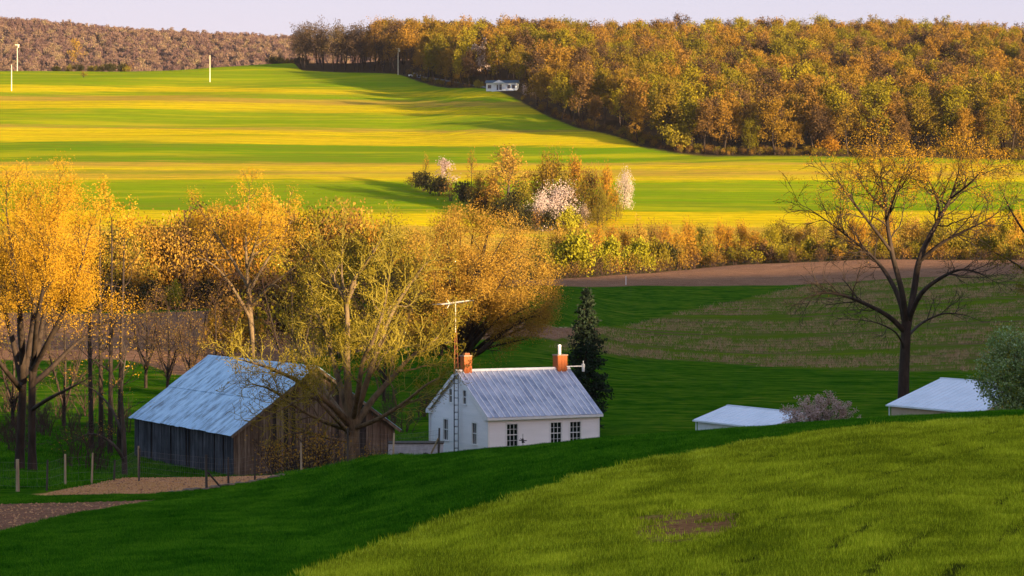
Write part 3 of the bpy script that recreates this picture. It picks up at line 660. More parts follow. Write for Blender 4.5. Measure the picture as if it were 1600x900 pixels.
mid(846, 300, 360, 50, 'blossom', 'white-pink blossoming tree low at the left of the copse foot', 'blossom_tree', y1=720)
mid(912, 318, 352, 26, 'blossom', 'small white-pink blossoming tree just right of the larger one', 'blossom_tree', y1=720)
mid(974, 265, 328, 30, 'blossom', 'narrow white blossoming tree alone at the right end of the copse', 'blossom_tree')
mid(890, 330, 366, 38, 'lime', 'bright yellow-green bush in front of the white blossoming trees', 'leafy_bush', 'bush', y1=700)
mid(962, 300, 346, 30, 'olive', 'olive bush under the narrow white blossoming tree', 'leafy_bush', 'bush')
mid(935, 318, 360, 34, 'olive', 'olive bush at the lower right corner of the copse', 'leafy_bush', 'bush')

# ------------------------------------------------------------------ hedge beyond the ploughed field
def hedge(u, vt, vb, wpx, kind, label, group, dY=6, name='hedge_shrub'):
    Y = float(c_hed(u))+dY; zz = gz(u, Y); H = (HV-vt)*Y/F-zz; Wd = wpx*Y/F
    if dY > 28 and kind in BIG:
        pr = random.choice(BIG[kind]); return plant(pr, 'hedge_tree', label.replace('shrub', 'tree'), 'tree', G(u, Y, -.2), H/pdim(pr)[0], group=group.replace('shrubs', 'trees'), sxy=Wd/pdim(pr)[1])
    pr = random.choice(SH[kind])
    o = plant(pr, name, label, 'shrub', G(u, Y, -.2), H/pdim(pr)[0], group=group, first='stem', sxy=Wd/pdim(pr)[1])
    return o
LB = {'gold': 'golden-brown shrub in the hedge beyond the ploughed field', 'orange': 'orange-tipped shrub in the hedge beyond the ploughed field', 'olive': 'olive-yellow shrub in the hedge beyond the ploughed field', 'rust': 'bronze-brown shrub in the hedge beyond the ploughed field',
      'bare': 'bare twiggy shrub in the hedge beyond the ploughed field', 'dark': 'dark evergreen bush in the hedge beyond the ploughed field', 'lime': 'bright yellow-green shrub in the hedge'}
HZ = ['right of the round orange tree', 'behind the three yellow-green shrubs', 'above the dark green field', 'above the slanting field edge', 'left of the tall bare oak', 'behind the tall bare oak', 'near the right edge']
def hd(u, vt, w_, kd, dY): return hedge(u, vt, 0, w_, kd, LB[kd].replace(' beyond the ploughed field', '')+', '+HZ[int(np.searchsorted([880, 1030, 1150, 1270, 1370, 1500], u))], kd+' shrubs of the far hedge', dY)
for u in range(848, 1820, 21):
    base_t = np.interp(u, [848, 960, 1050, 1200, 1300, 1400, 1640], [352, 350, 349, 350, 340, 335, 330])
    hd(u+rf.uniform(-6, 6), base_t+rf.uniform(-4, 12), rf.uniform(34, 52), rf.choice(['orange', 'orange', 'olive', 'rust', 'gold']), rf.uniform(30, 44))
for u in range(1010, 1820, 17):
    hd(u+rf.uniform(-6, 6), rf.uniform(366, 384), rf.uniform(28, 40), rf.choice(['dark', 'rust', 'olive', 'bare', 'bare', 'olive']), rf.uniform(10, 20))
for u in range(846, 1820, 12):
    hd(u+rf.uniform(-5, 5), np.interp(u, [846, 1000, 1200, 1640], [408, 396, 386, 382])+rf.uniform(-5, 5), rf.uniform(18, 28), 'bare', rf.uniform(2, 7))
for u, vt, wp in ((888, 364, 66), (950, 372, 44), (994, 374, 46)):
    hedge(u, vt, 0, wp, 'lime', {888: 'broad bright yellow-green shrub, leftmost of three before the hedge', 950: 'bright yellow-green shrub, middle of three before the hedge', 994: 'bright yellow-green shrub, rightmost of three before the hedge'}[u], 'yellow-green shrubs before the hedge', 14, 'bright_shrub')
def lz(u): return ['behind the golden pair of trunks', 'over the slim clump', 'over the left barn eave', 'behind the orange-topped tree', 'behind the gnarled tree', 'behind the round tree'][int(np.searchsorted([120, 230, 340, 450, 620], u))]
# left: tall wood edge behind the barn
TL = 'brown-green tree in the wood edge above the ploughed field on the left'
for i in range(58):
    u = 150+i*9.0+rf.uniform(-5, 5); vt = np.interp(u, [150, 240, 300, 420, 520, 600, 700], [360, 345, 336, 330, 334, 342, 370])+rf.uniform(-10, 26)
    Y = float(c_hed(u))+rf.uniform(8, 34); zz = gz(u, Y); H = (HV-vt)*Y/F-zz
    pr = random.choice(BIG['olive']+BIG['olive']+BIG['gold']+BIG['gold']+BIG['orange']+BIG['rust']); plant(pr, 'wood_edge_tree', 'leafy tree in the wood edge beyond the ploughed field, '+lz(u), 'tree', G(u, Y, -.2), H/pdim(pr)[0], group='trees of the left wood edge', sxy=H/pdim(pr)[1]*rf.uniform(.6, .85))
for i in range(44):
    u = 155+i*12.4+rf.uniform(-5, 5); Y = float(c_hed(u))+rf.uniform(2, 8)
    plant(random.choice(SH['bare']+SH['bare']+SH['dark']), 'hedge_bush', 'dark twiggy bush along the top of the ploughed field, '+lz(u), 'bush', G(u, Y, -.2), rf.uniform(.9, 1.4), group='dark bushes of the left wood edge', first='stem')
hedge(262, 352, 0, 38, 'orange', 'salmon-orange shrub standing tallest at the left wood edge', 'pale shrubs of the left wood edge', 40)
hedge(235, 358, 0, 40, 'olive', 'yellow shrub left of the salmon-orange one at the wood edge', 'pale shrubs of the left wood edge', 38)
hedge(271, 440, 0, 30, 'lime', 'small green cone-shaped bush in front of the dark wood edge, left', 'pale shrubs of the left wood edge', 1, 'young_bush')
for i in range(26):
    u = rf.uniform(-60, 170); Y = float(c_hed(u))+rf.uniform(2, 30)
    plant(random.choice(BIG['rust']+BIG['gold']), 'wood_edge_tree', 'leafy tree in the wood edge beyond the ploughed field, '+lz(u), 'tree', G(u, Y, -.2), rf.uniform(.4, .6), group='trees of the left wood edge')
# undergrowth at the foot of the wooded hill (uses the twiggy shrubs' shapes)
bares = [o for o in C.objects if o.name.startswith('hedge_shrub') and o['label'].startswith('bare')][:3]
scatter('undergrowth', *under_sites, [list(b.children) for b in bares], 'brown undergrowth along the foot of the wooded hill')
# rough yellow grass strip below the hillside field

for i in range(40):
    u = 345+i*9.2+rf.uniform(-6, 6); Y = rf.uniform(285, 395); s = rf.uniform(1.1, 1.7)
    plant(random.choice(SH['bare']+SH['bare']+SH['rust']), 'hollow_tree', 'low brown twiggy tree in the hollow, '+lz(u), 'tree', G(u, Y, -.2), s, group='brown trees in the hollow behind the barn', first='stem', sxy=s*.85)

# tangled undergrowth in the paddock left of the barn and between barn and house
for i in range(34):
    if i < 24: u = rf.uniform(-30, 205); Y = rf.uniform(160, 228); txt = 'dark bare scrub in the paddock left of the barn'; gp = 'bare scrub left of the barn'
    else: u = rf.uniform(585, 690); Y = rf.uniform(196, 240); txt = 'low dark scrub in the gap between barn and white house'; gp = 'scrub between barn and house'
    s = rf.uniform(.45, .95); o = thing('scrub', txt, 'shrub', G(u, Y, -.15), rf.uniform(0, 6.28), gp); o.scale = (s, s, s); link('stem', SH['bare'][i % 2][0], o)
# ------------------------------------------------------------------ the near trees, limb by limb
def hero(name, label, Y, base, limbs, bark, leaves, tree, cat='tree', group=None, gdz=-.2, sides=6, extra=None, stems_name='trunk', dmul=1.0, reach=1.0, kmul=1.0):
    """limbs: [(pts[(u, v, dY, r)], kids, L0, start)]; leaves: (material, count, sigma, size, prob)"""
    bp = G(base, Y, gdz); t = tree
    for pts, kids, L0, start in limbs:
        t.limb([(P(u, v, Y+dy*dmul), r) for (u, v, dy, r) in pts], kids*kmul, L0*reach, start)
    S = t.S
    # drop anything that grew into the ground
    g0 = bp.z+.15
    S = [s for s in S if s[2] > g0-.6 and (s[5] > g0 or s[6] > .15)]
    o = thing(name, label, cat, bp, 0, group); print(name, len(S), len(t.T))
    big = [s for s in S if s[6] >= .045]; small = [s for s in S if s[6] < .045]
    if isinstance(bark, tuple):
        link(stems_name, wood_mesh(stems_name, big, M[bark[0]], sides, bp), o)
        tag(link('twigs', wood_mesh('twigs', small, M[bark[1]], 4, bp), o), kind='stuff')
    else: link(stems_name, wood_mesh(stems_name, S, M[bark], sides, bp), o)
    T = [p for p in t.T if p[2] > g0+.5]
    for j, (mt, n, sig, ls, pr) in enumerate(leaves):
        pts = leaf_points(T, n, sig, 5+j, bp, pr); link('crown' if j == 0 else 'leaves', leaf_mesh('crown', pts, ls, M[mt], .55, seed=9+j), o)
    return o
def gb(u, Y): return HV-gz(u, Y)*F/Y+4        # image row of the ground

# big bare tree on the right, gold leaves at the top
Y = 190; b = gb(1412, Y)
t = Tree(41, seg=.5, wig=.22, up=.03, ang=(25, 60), ratio=.63, dens=1.15, maxd=4, rmin=.022)
hero('bare_oak', 'tall wide-crowned bare tree with gold leaves at the top, right of the sheds', Y, 1412, [
    ([(1411, b, 0, .60), (1412, 600, 0, .46), (1414, 550, 0, .42), (1416, 505, 0, .42)], 0, 1, 1),
    ([(1415, 520, 0, .24), (1388, 494, -1, .19), (1350, 474, -2, .15), (1315, 461, -3, .11), (1285, 458, -3, .07), (1258, 466, -3.5, .04)], .75, 2.6, .25),
    ([(1415, 505, 0, .26), (1403, 462, 1, .2), (1383, 425, 2, .16), (1360, 398, 3, .12), (1328, 372, 4, .09), (1292, 345, 4, .06), (1262, 325, 4, .035)], .8, 3.2, .3),
    ([(1416, 505, 0, .30), (1409, 455, -1, .24), (1396, 405, -1, .2), (1387, 355, -1, .16), (1382, 305, -1, .11), (1376, 276, -1, .06), (1380, 258, -1, .03)], .9, 3.4, .35),
    ([(1418, 510, 0, .34), (1428, 455, 1, .28), (1437, 405, 1, .25), (1462, 352, 1.5, .19), (1484, 312, 2, .13), (1494, 282, 2, .08), (1500, 262, 2, .03)], .9, 3.4, .4),
    ([(1420, 500, 0, .24), (1440, 458, -2, .19), (1474, 432, -3, .14), (1504, 421, -4, .09), (1532, 428, -4, .05), (1550, 438, -4, .025)], .75, 2.4, .35),
    ([(1437, 408, 1, .18), (1468, 382, 0, .14), (1505, 362, -1, .1), (1540, 345, -2, .06), (1562, 330, -2, .03)], .85, 2.8, .25),
    ([(1392, 392, -1, .14), (1360, 350, -2, .11), (1330, 312, -3, .08), (1308, 282, -3, .04)], .9, 3.0, .2),
    ([(1386, 345, -1, .12), (1400, 300, -3, .09), (1410, 275, -4, .05), (1415, 262, -4, .03)], .9, 2.8, .2),
    ([(1470, 340, 1.5, .13), (1462, 305, 4, .09), (1450, 280, 5, .05)], .9, 2.8, .2),
    ([(1486, 310, 2, .11), (1516, 286, 0, .08), (1534, 266, -1, .04)], .9, 2.6, .2),
    ([(1384, 330, -1, .10), (1352, 295, 1, .07), (1340, 275, 2, .04)], .9, 2.6, .2),
    ([(1414, 530, 0, .14), (1440, 505, 4, .10), (1475, 490, 5, .07), (1505, 492, 5, .04)], .7, 2.2, .3),
    ([(1413, 545, 0, .1), (1400, 520, -3, .07), (1372, 505, -5, .05), (1345, 500, -5, .03)], .6, 2.0, .3),
  ], ('bark', 'bark'), [('leaf_gold', 26000, .24, .05, lambda T: np.clip((T[:, 2]+.5)/7.5, .03, 1)**2)], t, reach=1.4, kmul=1.75)

# gnarled willow between barn and house
Y = 157; b = gb(550, Y)
t = Tree(52, seg=.42, wig=.28, up=.11, ang=(20, 62), ratio=.6, dens=1.0, maxd=4, rmin=.022)
hero('willow_tree', 'gnarled old tree with yellow-green shoots between the barn and the white house', Y, 550, [
    ([(550, b, 0, .75), (550, 700, 0, .56), (550, 672, 0, .50), (550, 646, 0, .45)], 0, 1, 1),
    ([(549, 655, 0, .34), (544, 610, 0, .28), (542, 560, 0, .24), (543, 515, 0, .2), (541, 472, 0, .17)], .5, 2.0, .3),
    ([(541, 472, 0, .14), (530, 452, 0, .11), (516, 428, 1, .09), (503, 405, 1, .06), (497, 385, 1, .03)], 1, 2.0, .15),
    ([(541, 475, 0, .15), (552, 440, -1, .12), (567, 418, -1, .10), (586, 390, -2, .07), (600, 370, -2, .03)], 1, 2.2, .15),
    ([(541, 480, 0, .1), (534, 430, 2, .08), (535, 385, 2, .05), (536, 345, 2, .02)], .9, 1.6, .2),
    ([(548, 660, 0, .28), (531, 600, 1, .22), (517, 550, 2, .19), (506, 515, 2, .15), (492, 480, 3, .1), (486, 450, 3, .05)], .9, 2.6, .2),
    ([(547, 665, 0, .25), (520, 635, -2, .2), (487, 609, -3, .16), (445, 585, -4, .12), (405, 570, -5, .08), (375, 562, -5, .04)], .9, 2.4, .2),
    ([(553, 655, 0, .27), (572, 600, -1, .22), (590, 545, -1, .18), (612, 490, 0, .14), (635, 452, 1, .1), (662, 415, 1, .05)], .9, 2.7, .2),
    ([(554, 665, 0, .27), (582, 625, 1, .21), (613, 590, 2, .17), (640, 560, 3, .12), (668, 540, 3, .08), (692, 520, 3, .04)], .95, 2.6, .2),
    ([(552, 655, 0, .22), (560, 610, -3, .18), (567, 565, -4, .15), (585, 525, -5, .12), (600, 480, -5, .08), (608, 430, -5, .04)], .9, 2.4, .2),
    ([(549, 668, 0, .2), (530, 640, 3, .16), (500, 600, 5, .12), (470, 555, 6, .09), (452, 510, 6, .05)], .9, 2.6, .2),
    ([(553, 670, 0, .18), (590, 655, -2, .14), (630, 630, -3, .1), (668, 600, -4, .07), (690, 590, -4, .03)], .9, 2.4, .25),
    ([(548, 690, 0, .14), (515, 685, -2, .11), (480, 675, -3, .08), (445, 680, -4, .04)], .9, 2.2, .2),
    ([(547, 680, 0, .15), (520, 650, -4, .12), (485, 620, -5, .09), (440, 640, -6, .05), (410, 655, -6, .03)], .9, 2.4, .2),
    ([(547, 672, 0, .18), (510, 660, -3, .14), (470, 640, -4, .1), (425, 610, -5, .07), (395, 600, -5, .03)], .9, 2.2, .25),
  ], ('bark_willow', 'twig_willow'), [('leaf_willow', 30000, .16, .055, lambda T: np.clip((T[:, 2]+10.5)/5, .1, 1))], t, reach=1.5, kmul=1.3)

# dense round tree behind the house mast
Y = 262; b = gb(716, Y)
t = Tree(63, seg=.75, wig=.22, up=.05, ang=(28, 62), ratio=.64, dens=1.3, maxd=3, rmin=.03)
LM = []
rr_ = random.Random(5)
for k in range(15):
    f = k/14; az = math.pi*(1-f); ex = 740+100*math.cos(az)*rr_.uniform(.88, 1); ey = 452-94*math.sin(az)*rr_.uniform(.85, 1)-(0 if .15 < f < .85 else -25)
    dy = rr_.uniform(-6, 6)
    LM.append(([(718, 570, 0, .3), (718*.75+ex*.25+4, 545*.6+ey*.4, dy*.3, .22), (718*.4+ex*.6, 545*.3+ey*.7, dy*.7, .15), (ex, ey, dy, .05)], 1.0, 3.6, .3))
for (ex, ey, dy) in ((640, 500, -3), (655, 520, 3), (838, 505, 2), (848, 480, -3), (820, 530, 0), (742, 420, -7), (700, 420, -7), (790, 430, -7), (760, 380, -6), (700, 380, -6), (800, 480, -7), (680, 460, -7), (740, 470, -8), (840, 440, 3)):
    LM.append(([(718, 568, 0, .22), (718*.6+ex*.4, 555*.6+ey*.4, dy*.5, .17), (ex, ey, dy, .05)], 1.0, 3.4, .3))
hero('round_tree', 'dense round orange-brown tree behind the antenna mast of the white house', Y, 716,
     [([(714, b, 0, .75), (716, 580, 0, .6), (718, 558, 0, .5)], 0, 1, 1),
      ([(726, 560, 0, .35), (752, 548, -3, .3), (785, 520, -4, .22), (830, 495, -4, .12)], .6, 3, .4)]+LM,
     'bark', [('leaf_rust', 120000, .5, .085, None)], t, reach=1.0)

# golden tree at the left edge
Y = 150; b = gb(40, Y)
t = Tree(71, seg=.5, wig=.2, up=.12, ang=(20, 58), ratio=.62, dens=1.2, maxd=4, rmin=.018)
hero('golden_tree', 'tall golden-leaved tree at the left edge, left one of the pair of trunks', Y, 33, [
    ([(30, b, 0, .38), (32, 690, 0, .29), (34, 640, 0, .26), (36, 590, 0, .24)], 0, 1, 1),
    ([(35, 600, 0, .26), (22, 540, 1, .2), (5, 480, 2, .15), (-15, 420, 3, .1), (-30, 360, 3, .05)], .9, 3.2, .3),
    ([(36, 595, 0, .26), (34, 530, -1, .2), (28, 460, -2, .15), (18, 390, -2, .1), (10, 330, -2, .04)], .95, 3.2, .3),
    ([(37, 590, 0, .24), (48, 530, 2, .19), (55, 460, 3, .14), (60, 390, 4, .09), (66, 335, 4, .04)], .95, 3.2, .3),
    ([(35, 610, 0, .2), (10, 580, -3, .15), (-20, 540, -4, .1), (-50, 490, -4, .05)], .9, 3, .3),
    ([(36, 560, 0, .2), (30, 500, 4, .15), (40, 430, 5, .1), (36, 350, 5, .04)], .95, 3.2, .3),
  ], 'bark', [('leaf_gold', 56000, .36, .045, lambda T: np.clip((T[:, 2]+6.2)/3.6, .02, 1)**1.5)], t, reach=1.15)
t = Tree(72, seg=.5, wig=.2, up=.11, ang=(20, 58), ratio=.62, dens=1.2, maxd=4, rmin=.018)
hero('golden_tree', 'golden-leaved tree at the left edge, right one of the pair, spreading towards the barn', Y-2, 52, [
    ([(51, b, 0, .34), (50, 700, 0, .26), (50, 640, 0, .24), (50, 575, 0, .22)], 0, 1, 1),
    ([(50, 600, 0, .22), (62, 530, 0, .18), (74, 460, 1, .14), (84, 390, 1, .09), (92, 325, 1, .04)], .95, 3.2, .3),
    ([(51, 580, 0, .2), (72, 540, -2, .17), (98, 490, -3, .13), (122, 430, -3, .08), (135, 380, -3, .04)], .95, 3.0, .25),
    ([(51, 600, 0, .2), (80, 575, 2, .16), (115, 540, 3, .12), (150, 515, 4, .07), (172, 498, 4, .03)], .8, 2.4, .3),
    ([(50, 640, 0, .14), (78, 622, -3, .11), (110, 606, -4, .07), (140, 590, -4, .03)], .7, 2.0, .3),
    ([(52, 570, 0, .18), (58, 500, -4, .14), (70, 430, -5, .1), (66, 360, -5, .04)], .95, 3.2, .3),
    ([(62, 530, 0, .16), (92, 470, 4, .12), (112, 410, 5, .08), (118, 350, 5, .03)], .95, 3.0, .25),
  ], 'bark', [('leaf_gold', 56000, .36, .045, lambda T: np.clip((T[:, 2]+5.6)/3.4, .02, 1)**1.5)], t)

# slim bare trees in a clump behind
for i, (u, vt, Yk, lab) in enumerate([(143, 372, 184, 'first from the left'), (158, 350, 187, 'second from the left'), (172, 345, 182, 'third and straightest'), (186, 360, 186, 'rightmost')]):
    Y = Yk; b = gb(u, Y)
    t = Tree(80+i, seg=.6, wig=.16, up=.1, ang=(35, 70), ratio=.55, dens=.7, maxd=3, rmin=.018)
    lean = [-6, -2, 3, 8][i]
    hero('slim_tree', 'slim tall bare tree in the clump left of the barn, '+lab, Y, u, [
        ([(u, b, 0, .24), (u+lean*.2, b-80, 0, .19), (u+lean*.5, 530, 0, .15), (u+lean*.8, 450, .5, .10), (u+lean, vt, .5, .03)], .75, 2.6, .25)],
        'bark', [('leaf_gold', 700, .25, .09, lambda T: np.clip((T[:, 2]+1)/4, .02, 1))], t, reach=1.4, kmul=1.6, group='slim bare trees left of the barn')
# little tree with arching limb by the barn corner
Y = 156; b = gb(196, Y)
t = Tree(90, seg=.45, wig=.2, up=.03, ang=(25, 60), ratio=.6, dens=.85, maxd=3, rmin=.018)
hero('arching_tree', 'small dark bare tree with an arching limb in front of the barn corner', Y, 196, [
    ([(195, b, 0, .22), (194, 700, 0, .18), (192, 660, 0, .14), (190, 610, 0, .09), (196, 560, 0, .04)], .8, 2.0, .4),
    ([(195, 722, 0, .13), (182, 700, -1, .11), (164, 685, -1, .09), (140, 678, -2, .06), (115, 690, -2, .03)], .9, 1.6, .2),
    ([(192, 680, 0, .1), (175, 640, 1, .08), (150, 612, 2, .05), (128, 600, 2, .02)], .9, 1.8, .2)], 'bark_grey', [('leaf_rust', 300, .2, .06, None)], t)
# orange-topped tree behind the barn roof
Y = 236; b = gb(398, Y)
t = Tree(95, seg=.55, wig=.22, up=.06, ang=(28, 60), ratio=.62, dens=1.2, maxd=4, rmin=.022)
hero('orange_topped_tree', 'bare-limbed tree with a glowing orange top rising behind the barn roof', Y, 398, [
    ([(400, b, 0, .4), (396, 540, 0, .34), (392, 500, 0, .3), (389, 460, 0, .26)], .2, 2, .5),
    ([(389, 465, 0, .2), (386, 420, 0, .16), (384, 370, 0, .11), (388, 320, 0, .04)], .95, 3.2, .25),
    ([(392, 500, 0, .2), (370, 460, -1, .15), (345, 425, -2, .11), (318, 405, -2, .06), (298, 408, -2, .03)], .85, 3, .25),
    ([(389, 450, 0, .18), (362, 405, 2, .13), (340, 370, 3, .08), (325, 345, 3, .04)], .9, 3, .25),
    ([(390, 455, 0, .18), (415, 410, 1, .13), (438, 375, 1, .08), (455, 345, 1, .04)], .9, 3, .25),
    ([(391, 480, 0, .16), (425, 445, -3, .12), (458, 420, -4, .07), (480, 400, -4, .03)], .9, 3, .25),
    ([(387, 420, 0, .14), (400, 375, -3, .1), (410, 335, -4, .04)], .9, 2.8, .25)],
    ('bark_willow', 'twig_red'), [('leaf_gold', 20000, .32, .065, lambda T: np.clip((T[:, 2]+1)/5, .03, 1)**1.5)], t, reach=1.35)
# bare trees on the brown field slope
for i, (u, vt, Yk, sp, txt) in enumerate([(228, 470, 242, 30, 'nearest the slim clump'), (262, 480, 236, 34, 'second from the left'), (296, 462, 240, 36, 'third from the left'), (336, 475, 232, 38, 'just above the barn ridge end'),
                                          (455, 430, 232, 46, 'left of the gnarled tree'), (600, 455, 238, 46, 'right of the gnarled tree'), (20, 480, 200, 50, 'behind the golden pair'), (100, 470, 205, 48, 'in the gap right of the golden pair')]):
    Y = Yk; b = gb(u, Y); t = Tree(500+i, seg=.5, wig=.24, up=.06, ang=(30, 62), ratio=.65, dens=1.2, maxd=3, rmin=.019)
    L_ = [([(u, b, 0, .2), (u, b-30, 0, .16), (u+2, (b+vt)/2, 0, .11), (u, vt, 0, .03)], .9, 2.6, .25)]
    for k in range(4):
        sx = (-1)**k*sp*rr_.uniform(.6, 1); L_.append(([(u, b-24-k*6, 0, .11), (u+sx*.5, (b+vt)/2+4, k-1.5, .07), (u+sx, vt+18+rr_.uniform(-8, 14), 2*(k-1.5), .03)], .9, 2.4, .2))
    hero('bare_tree', 'low bare tree beyond the yard, '+txt, Y, u, L_, ('bark', 'twig_red'), [('leaf_olive' if i > 3 else 'leaf_rust', 1500, .25, .055, None)], t, reach=1.4, group='bare trees beyond the yard')
# tree at the right edge
Y = 225; b = gb(1640, Y)
t = Tree(99, seg=.6, wig=.2, up=.04, ang=(28, 62), ratio=.6, dens=.9, maxd=4, rmin=.019)
hero('edge_tree', 'leafy tree cut by the right edge of the view beside the tall bare tree', Y, 1640, [
    ([(1640, b, 0, .5), (1640, 520, 0, .4), (1638, 440, 0, .32), (1636, 360, 0, .2), (1636, 270, 0, .05)], .9, 3.4, .3),
    ([(1640, 470, 0, .2), (1610, 430, -1, .14), (1575, 405, -2, .07), (1548, 392, -2, .03)], .9, 2.8, .2),
    ([(1638, 420, 0, .2), (1605, 370, 1, .13), (1580, 330, 1, .08), (1566, 300, 1, .03)], .9, 3, .2),
    ([(1637, 380, 0, .18), (1618, 320, 2, .12), (1600, 270, 2, .04)], .9, 3, .2),
    ([(1640, 430, 0, .2), (1680, 360, 1, .13), (1710, 300, 1, .03)], .9, 3, .2)], 'bark', [('leaf_olive', 14000, .3, .08, None)], t)

# dark twiggy brush under the willow
SB = [proto_shrub(600+i, 5, 6, 500, .09, 'leaf_rust', 'bark', 12, 1.3, .45) for i in range(2)]
for u, Yk, s, sx, txt in ((445, 154, .75, .8, 'against the barn gable, left'), (478, 152, .95, .8, 'left of the gnarled trunk'), (510, 151, .85, .8, 'at the foot of the gnarled trunk'), (590, 156, .6, .6, 'right of the gnarled trunk')):
    plant(SB[int(u) % 2], 'brush', 'dark tangled brush '+txt, 'brush', G(u, Yk, -.2), s, group='brush round the gnarled tree', first='stem', sxy=sx)

# conifer right of the house
def conifer(H, Rm, seed):
    r = random.Random(seed); S = []; pts = []
    S.append((0, 0, 0, 0, 0, H*.5, .2, .12)); S.append((0, 0, H*.5, 0, 0, H, .12, .02))
    zz = .5
    while zz < H*.985:
        f = zz/H; Rr = Rm*(min(1, .62+f*1.2) if f < .32 else ((1-f)/.68)**.72)*r.uniform(.8, 1.12)+.1
        for k in range(7):
            az = r.uniform(0, 6.28); L = Rr*r.uniform(.6, 1.12); dz = L*r.uniform(-.25, .25)
            e = (math.cos(az)*L, math.sin(az)*L, zz+dz); S.append((0, 0, zz, *e, .035, .01))
            for q in range(int(10+L*13)):
                t_ = r.uniform(.25, 1.05); pts.append((e[0]*t_+r.gauss(0, .1), e[1]*t_+r.gauss(0, .1), zz+dz*t_+r.gauss(-.06, .1)))
        zz += .19
    return S, pts
H = 12.0; S, pts = conifer(H, 2.0, 3)
o = thing('conifer', 'dark narrow conifer standing right behind the white house', 'tree', G(916, 197, -.1))
link('trunk', wood_mesh('trunk', S, M['bark'], 6), o); link('crown', leaf_mesh('crown', pts, .15, M['needle'], .45, hang=.4, seed=4), o)

# flowering bush beside the shed
def vase(name, label, u, Y, vt, wpx, nst, leafm, n, ls, seed, bark='bark_grey', sig=.1, spread=1.0, second=None, dens=1.0):
    bp = G(u, Y, -.2); H = (HV-vt)*Y/F-bp.z; Wd = wpx*Y/F; t = Tree(seed, seg=.4, wig=.16, up=.02, ang=(15, 45), ratio=.5, dens=dens, maxd=3, rmin=.012, droop=.01); r = t.r
    for i in range(nst):
        az = 6.28*i/nst+r.uniform(-.3, .3); k = r.random()**.6*spread
        ex, ey = math.cos(az)*Wd*.45*k, math.sin(az)*Wd*.45*k; zt = H*(1-.30*k*k)*r.uniform(.82, .98)
        t.limb([(Vector((0, 0, 0)), .07), (Vector((ex*.3, ey*.3, zt*.4)), .055), (Vector((ex*.75, ey*.75, zt*.78)), .035), (Vector((ex, ey, zt)), .015)], .9, H*.26, .3)
    o = thing(name, label, 'shrub', bp); link('stem', wood_mesh('stem', t.S, M[bark], 5), o)
    link('crown', leaf_mesh('crown', leaf_points(t.T, n, sig, seed), ls, M[leafm], .6, seed=seed), o)
    if second: link('leaves', leaf_mesh('leaves', leaf_points(t.T, second[1], sig, seed+1), second[2], M[second[0]], .6, seed=seed+1), o)
    return o
vase('flowering_bush', 'spreading bush with dull pink blossom at the right end of the smaller shed', 1280, 151, 626, 128, 30, 'blossom_dull', 13000, .055, 31, second=('leaf_olive', 2200, .05))
vase('fresh_green_tree', 'round fresh green and white flowering tree at the right edge by the larger shed', 1592, 148, 536, 136, 34, 'leaf_fresh', 26000, .075, 33, sig=.16, dens=1.2, second=('leaf_lime', 5000, .06))
# ------------------------------------------------------------------ building materials
RZ = R(28)
def wood_mat(name, a, b, c):
    t = NT(name); p = t.pos(8, 8, .5, obj=True); f = t.noise(p, 1.2, 6, .7); g_ = t.noise(t.pos(obj=True), .6, 4, .6)
    h = t.noise(t.pos(3.7, 3.7, .12, obj=True), 1.0, 2, .4)
    f2 = t.math('ADD', t.math('MULTIPLY', f, .45), t.math('ADD', t.math('MULTIPLY', g_, .25), t.math('MULTIPLY', h, .3)))
    t.bump(f, .5, .02); return t.fin(t.ramp(f2, [(.36, a), (.5, b), (.64, c)]), .9, .1)
M['barn_wood_shaded'] = wood_mat('barn_wood_shaded', (.015, .017, .022), (.045, .05, .06), (.13, .14, .16))  # side wall planks, their shade put into the colour
M['barn_wood_lit'] = wood_mat('barn_wood_lit', (.06, .04, .028), (.16, .11, .075), (.32, .25, .18))  # gable planks of the same barn, coloured lighter and warmer as if lit
def roof_mat(name, a, b, c, sx, sy, sc=1.0, rough=.45, lo=.38, hi=.62, metal=0):
    t = NT(name); p = t.pos(sx, sy, 1, obj=True); f = t.noise(p, sc, 6, .7); f2 = t.noise(t.pos(obj=True), 1.2, 4, .6)
    m = t.math('ADD', t.math('MULTIPLY', f, .7), t.math('MULTIPLY', f2, .3)); t.bump(f, .15, .02)
    return t.fin(t.ramp(m, [(lo, a), (.5, b), (hi, c)]), rough, .5, metal)
M['barn_roof'] = roof_mat('barn_roof', (.07, .13, .20), (.28, .48, .68), (.44, .66, .85), .35, 1.6, 1.0)
M['house_roof'] = roof_mat('house_roof', (.22, .24, .33), (.40, .41, .50), (.58, .56, .62), 1.2, .25, 1.0)
M['seam'] = speckle_mat('seam', (.66, .62, .64), (.86, .82, .82), 2)
M['shed_roof'] = roof_mat('shed_roof', (.62, .66, .74), (.70, .74, .82), (.76, .80, .88), .4, .4, .8, .5)
M['siding'] = speckle_mat('siding', (.82, .80, .79), (.92, .89, .88), .8, .6, .3, stretch=(.3, .3, 2))
M['trim'] = speckle_mat('trim', (.74, .73, .71), (.86, .84, .81), 1.2, .5, .3)
M['tan'] = speckle_mat('tan', (.42, .33, .24), (.52, .42, .32), 1.5)
M['shed_wall'] = speckle_mat('shed_wall', (.62, .68, .74), (.74, .79, .84), 1.5)
M['brick'] = speckle_mat('brick', (.30, .07, .02), (.60, .17, .05), 6, .85, .1, detail=3)
M['mortar'] = speckle_mat('mortar', (.25, .16, .11), (.38, .26, .2), 8)
M['rust'] = speckle_mat('rust', (.16, .05, .025), (.32, .11, .05), 5)
M['iron'] = speckle_mat('iron', (.02, .02, .024), (.06, .055, .055), 5)
M['alum'] = speckle_mat('alum', (.55, .48, .38), (.75, .66, .54), 5, .4, .5)
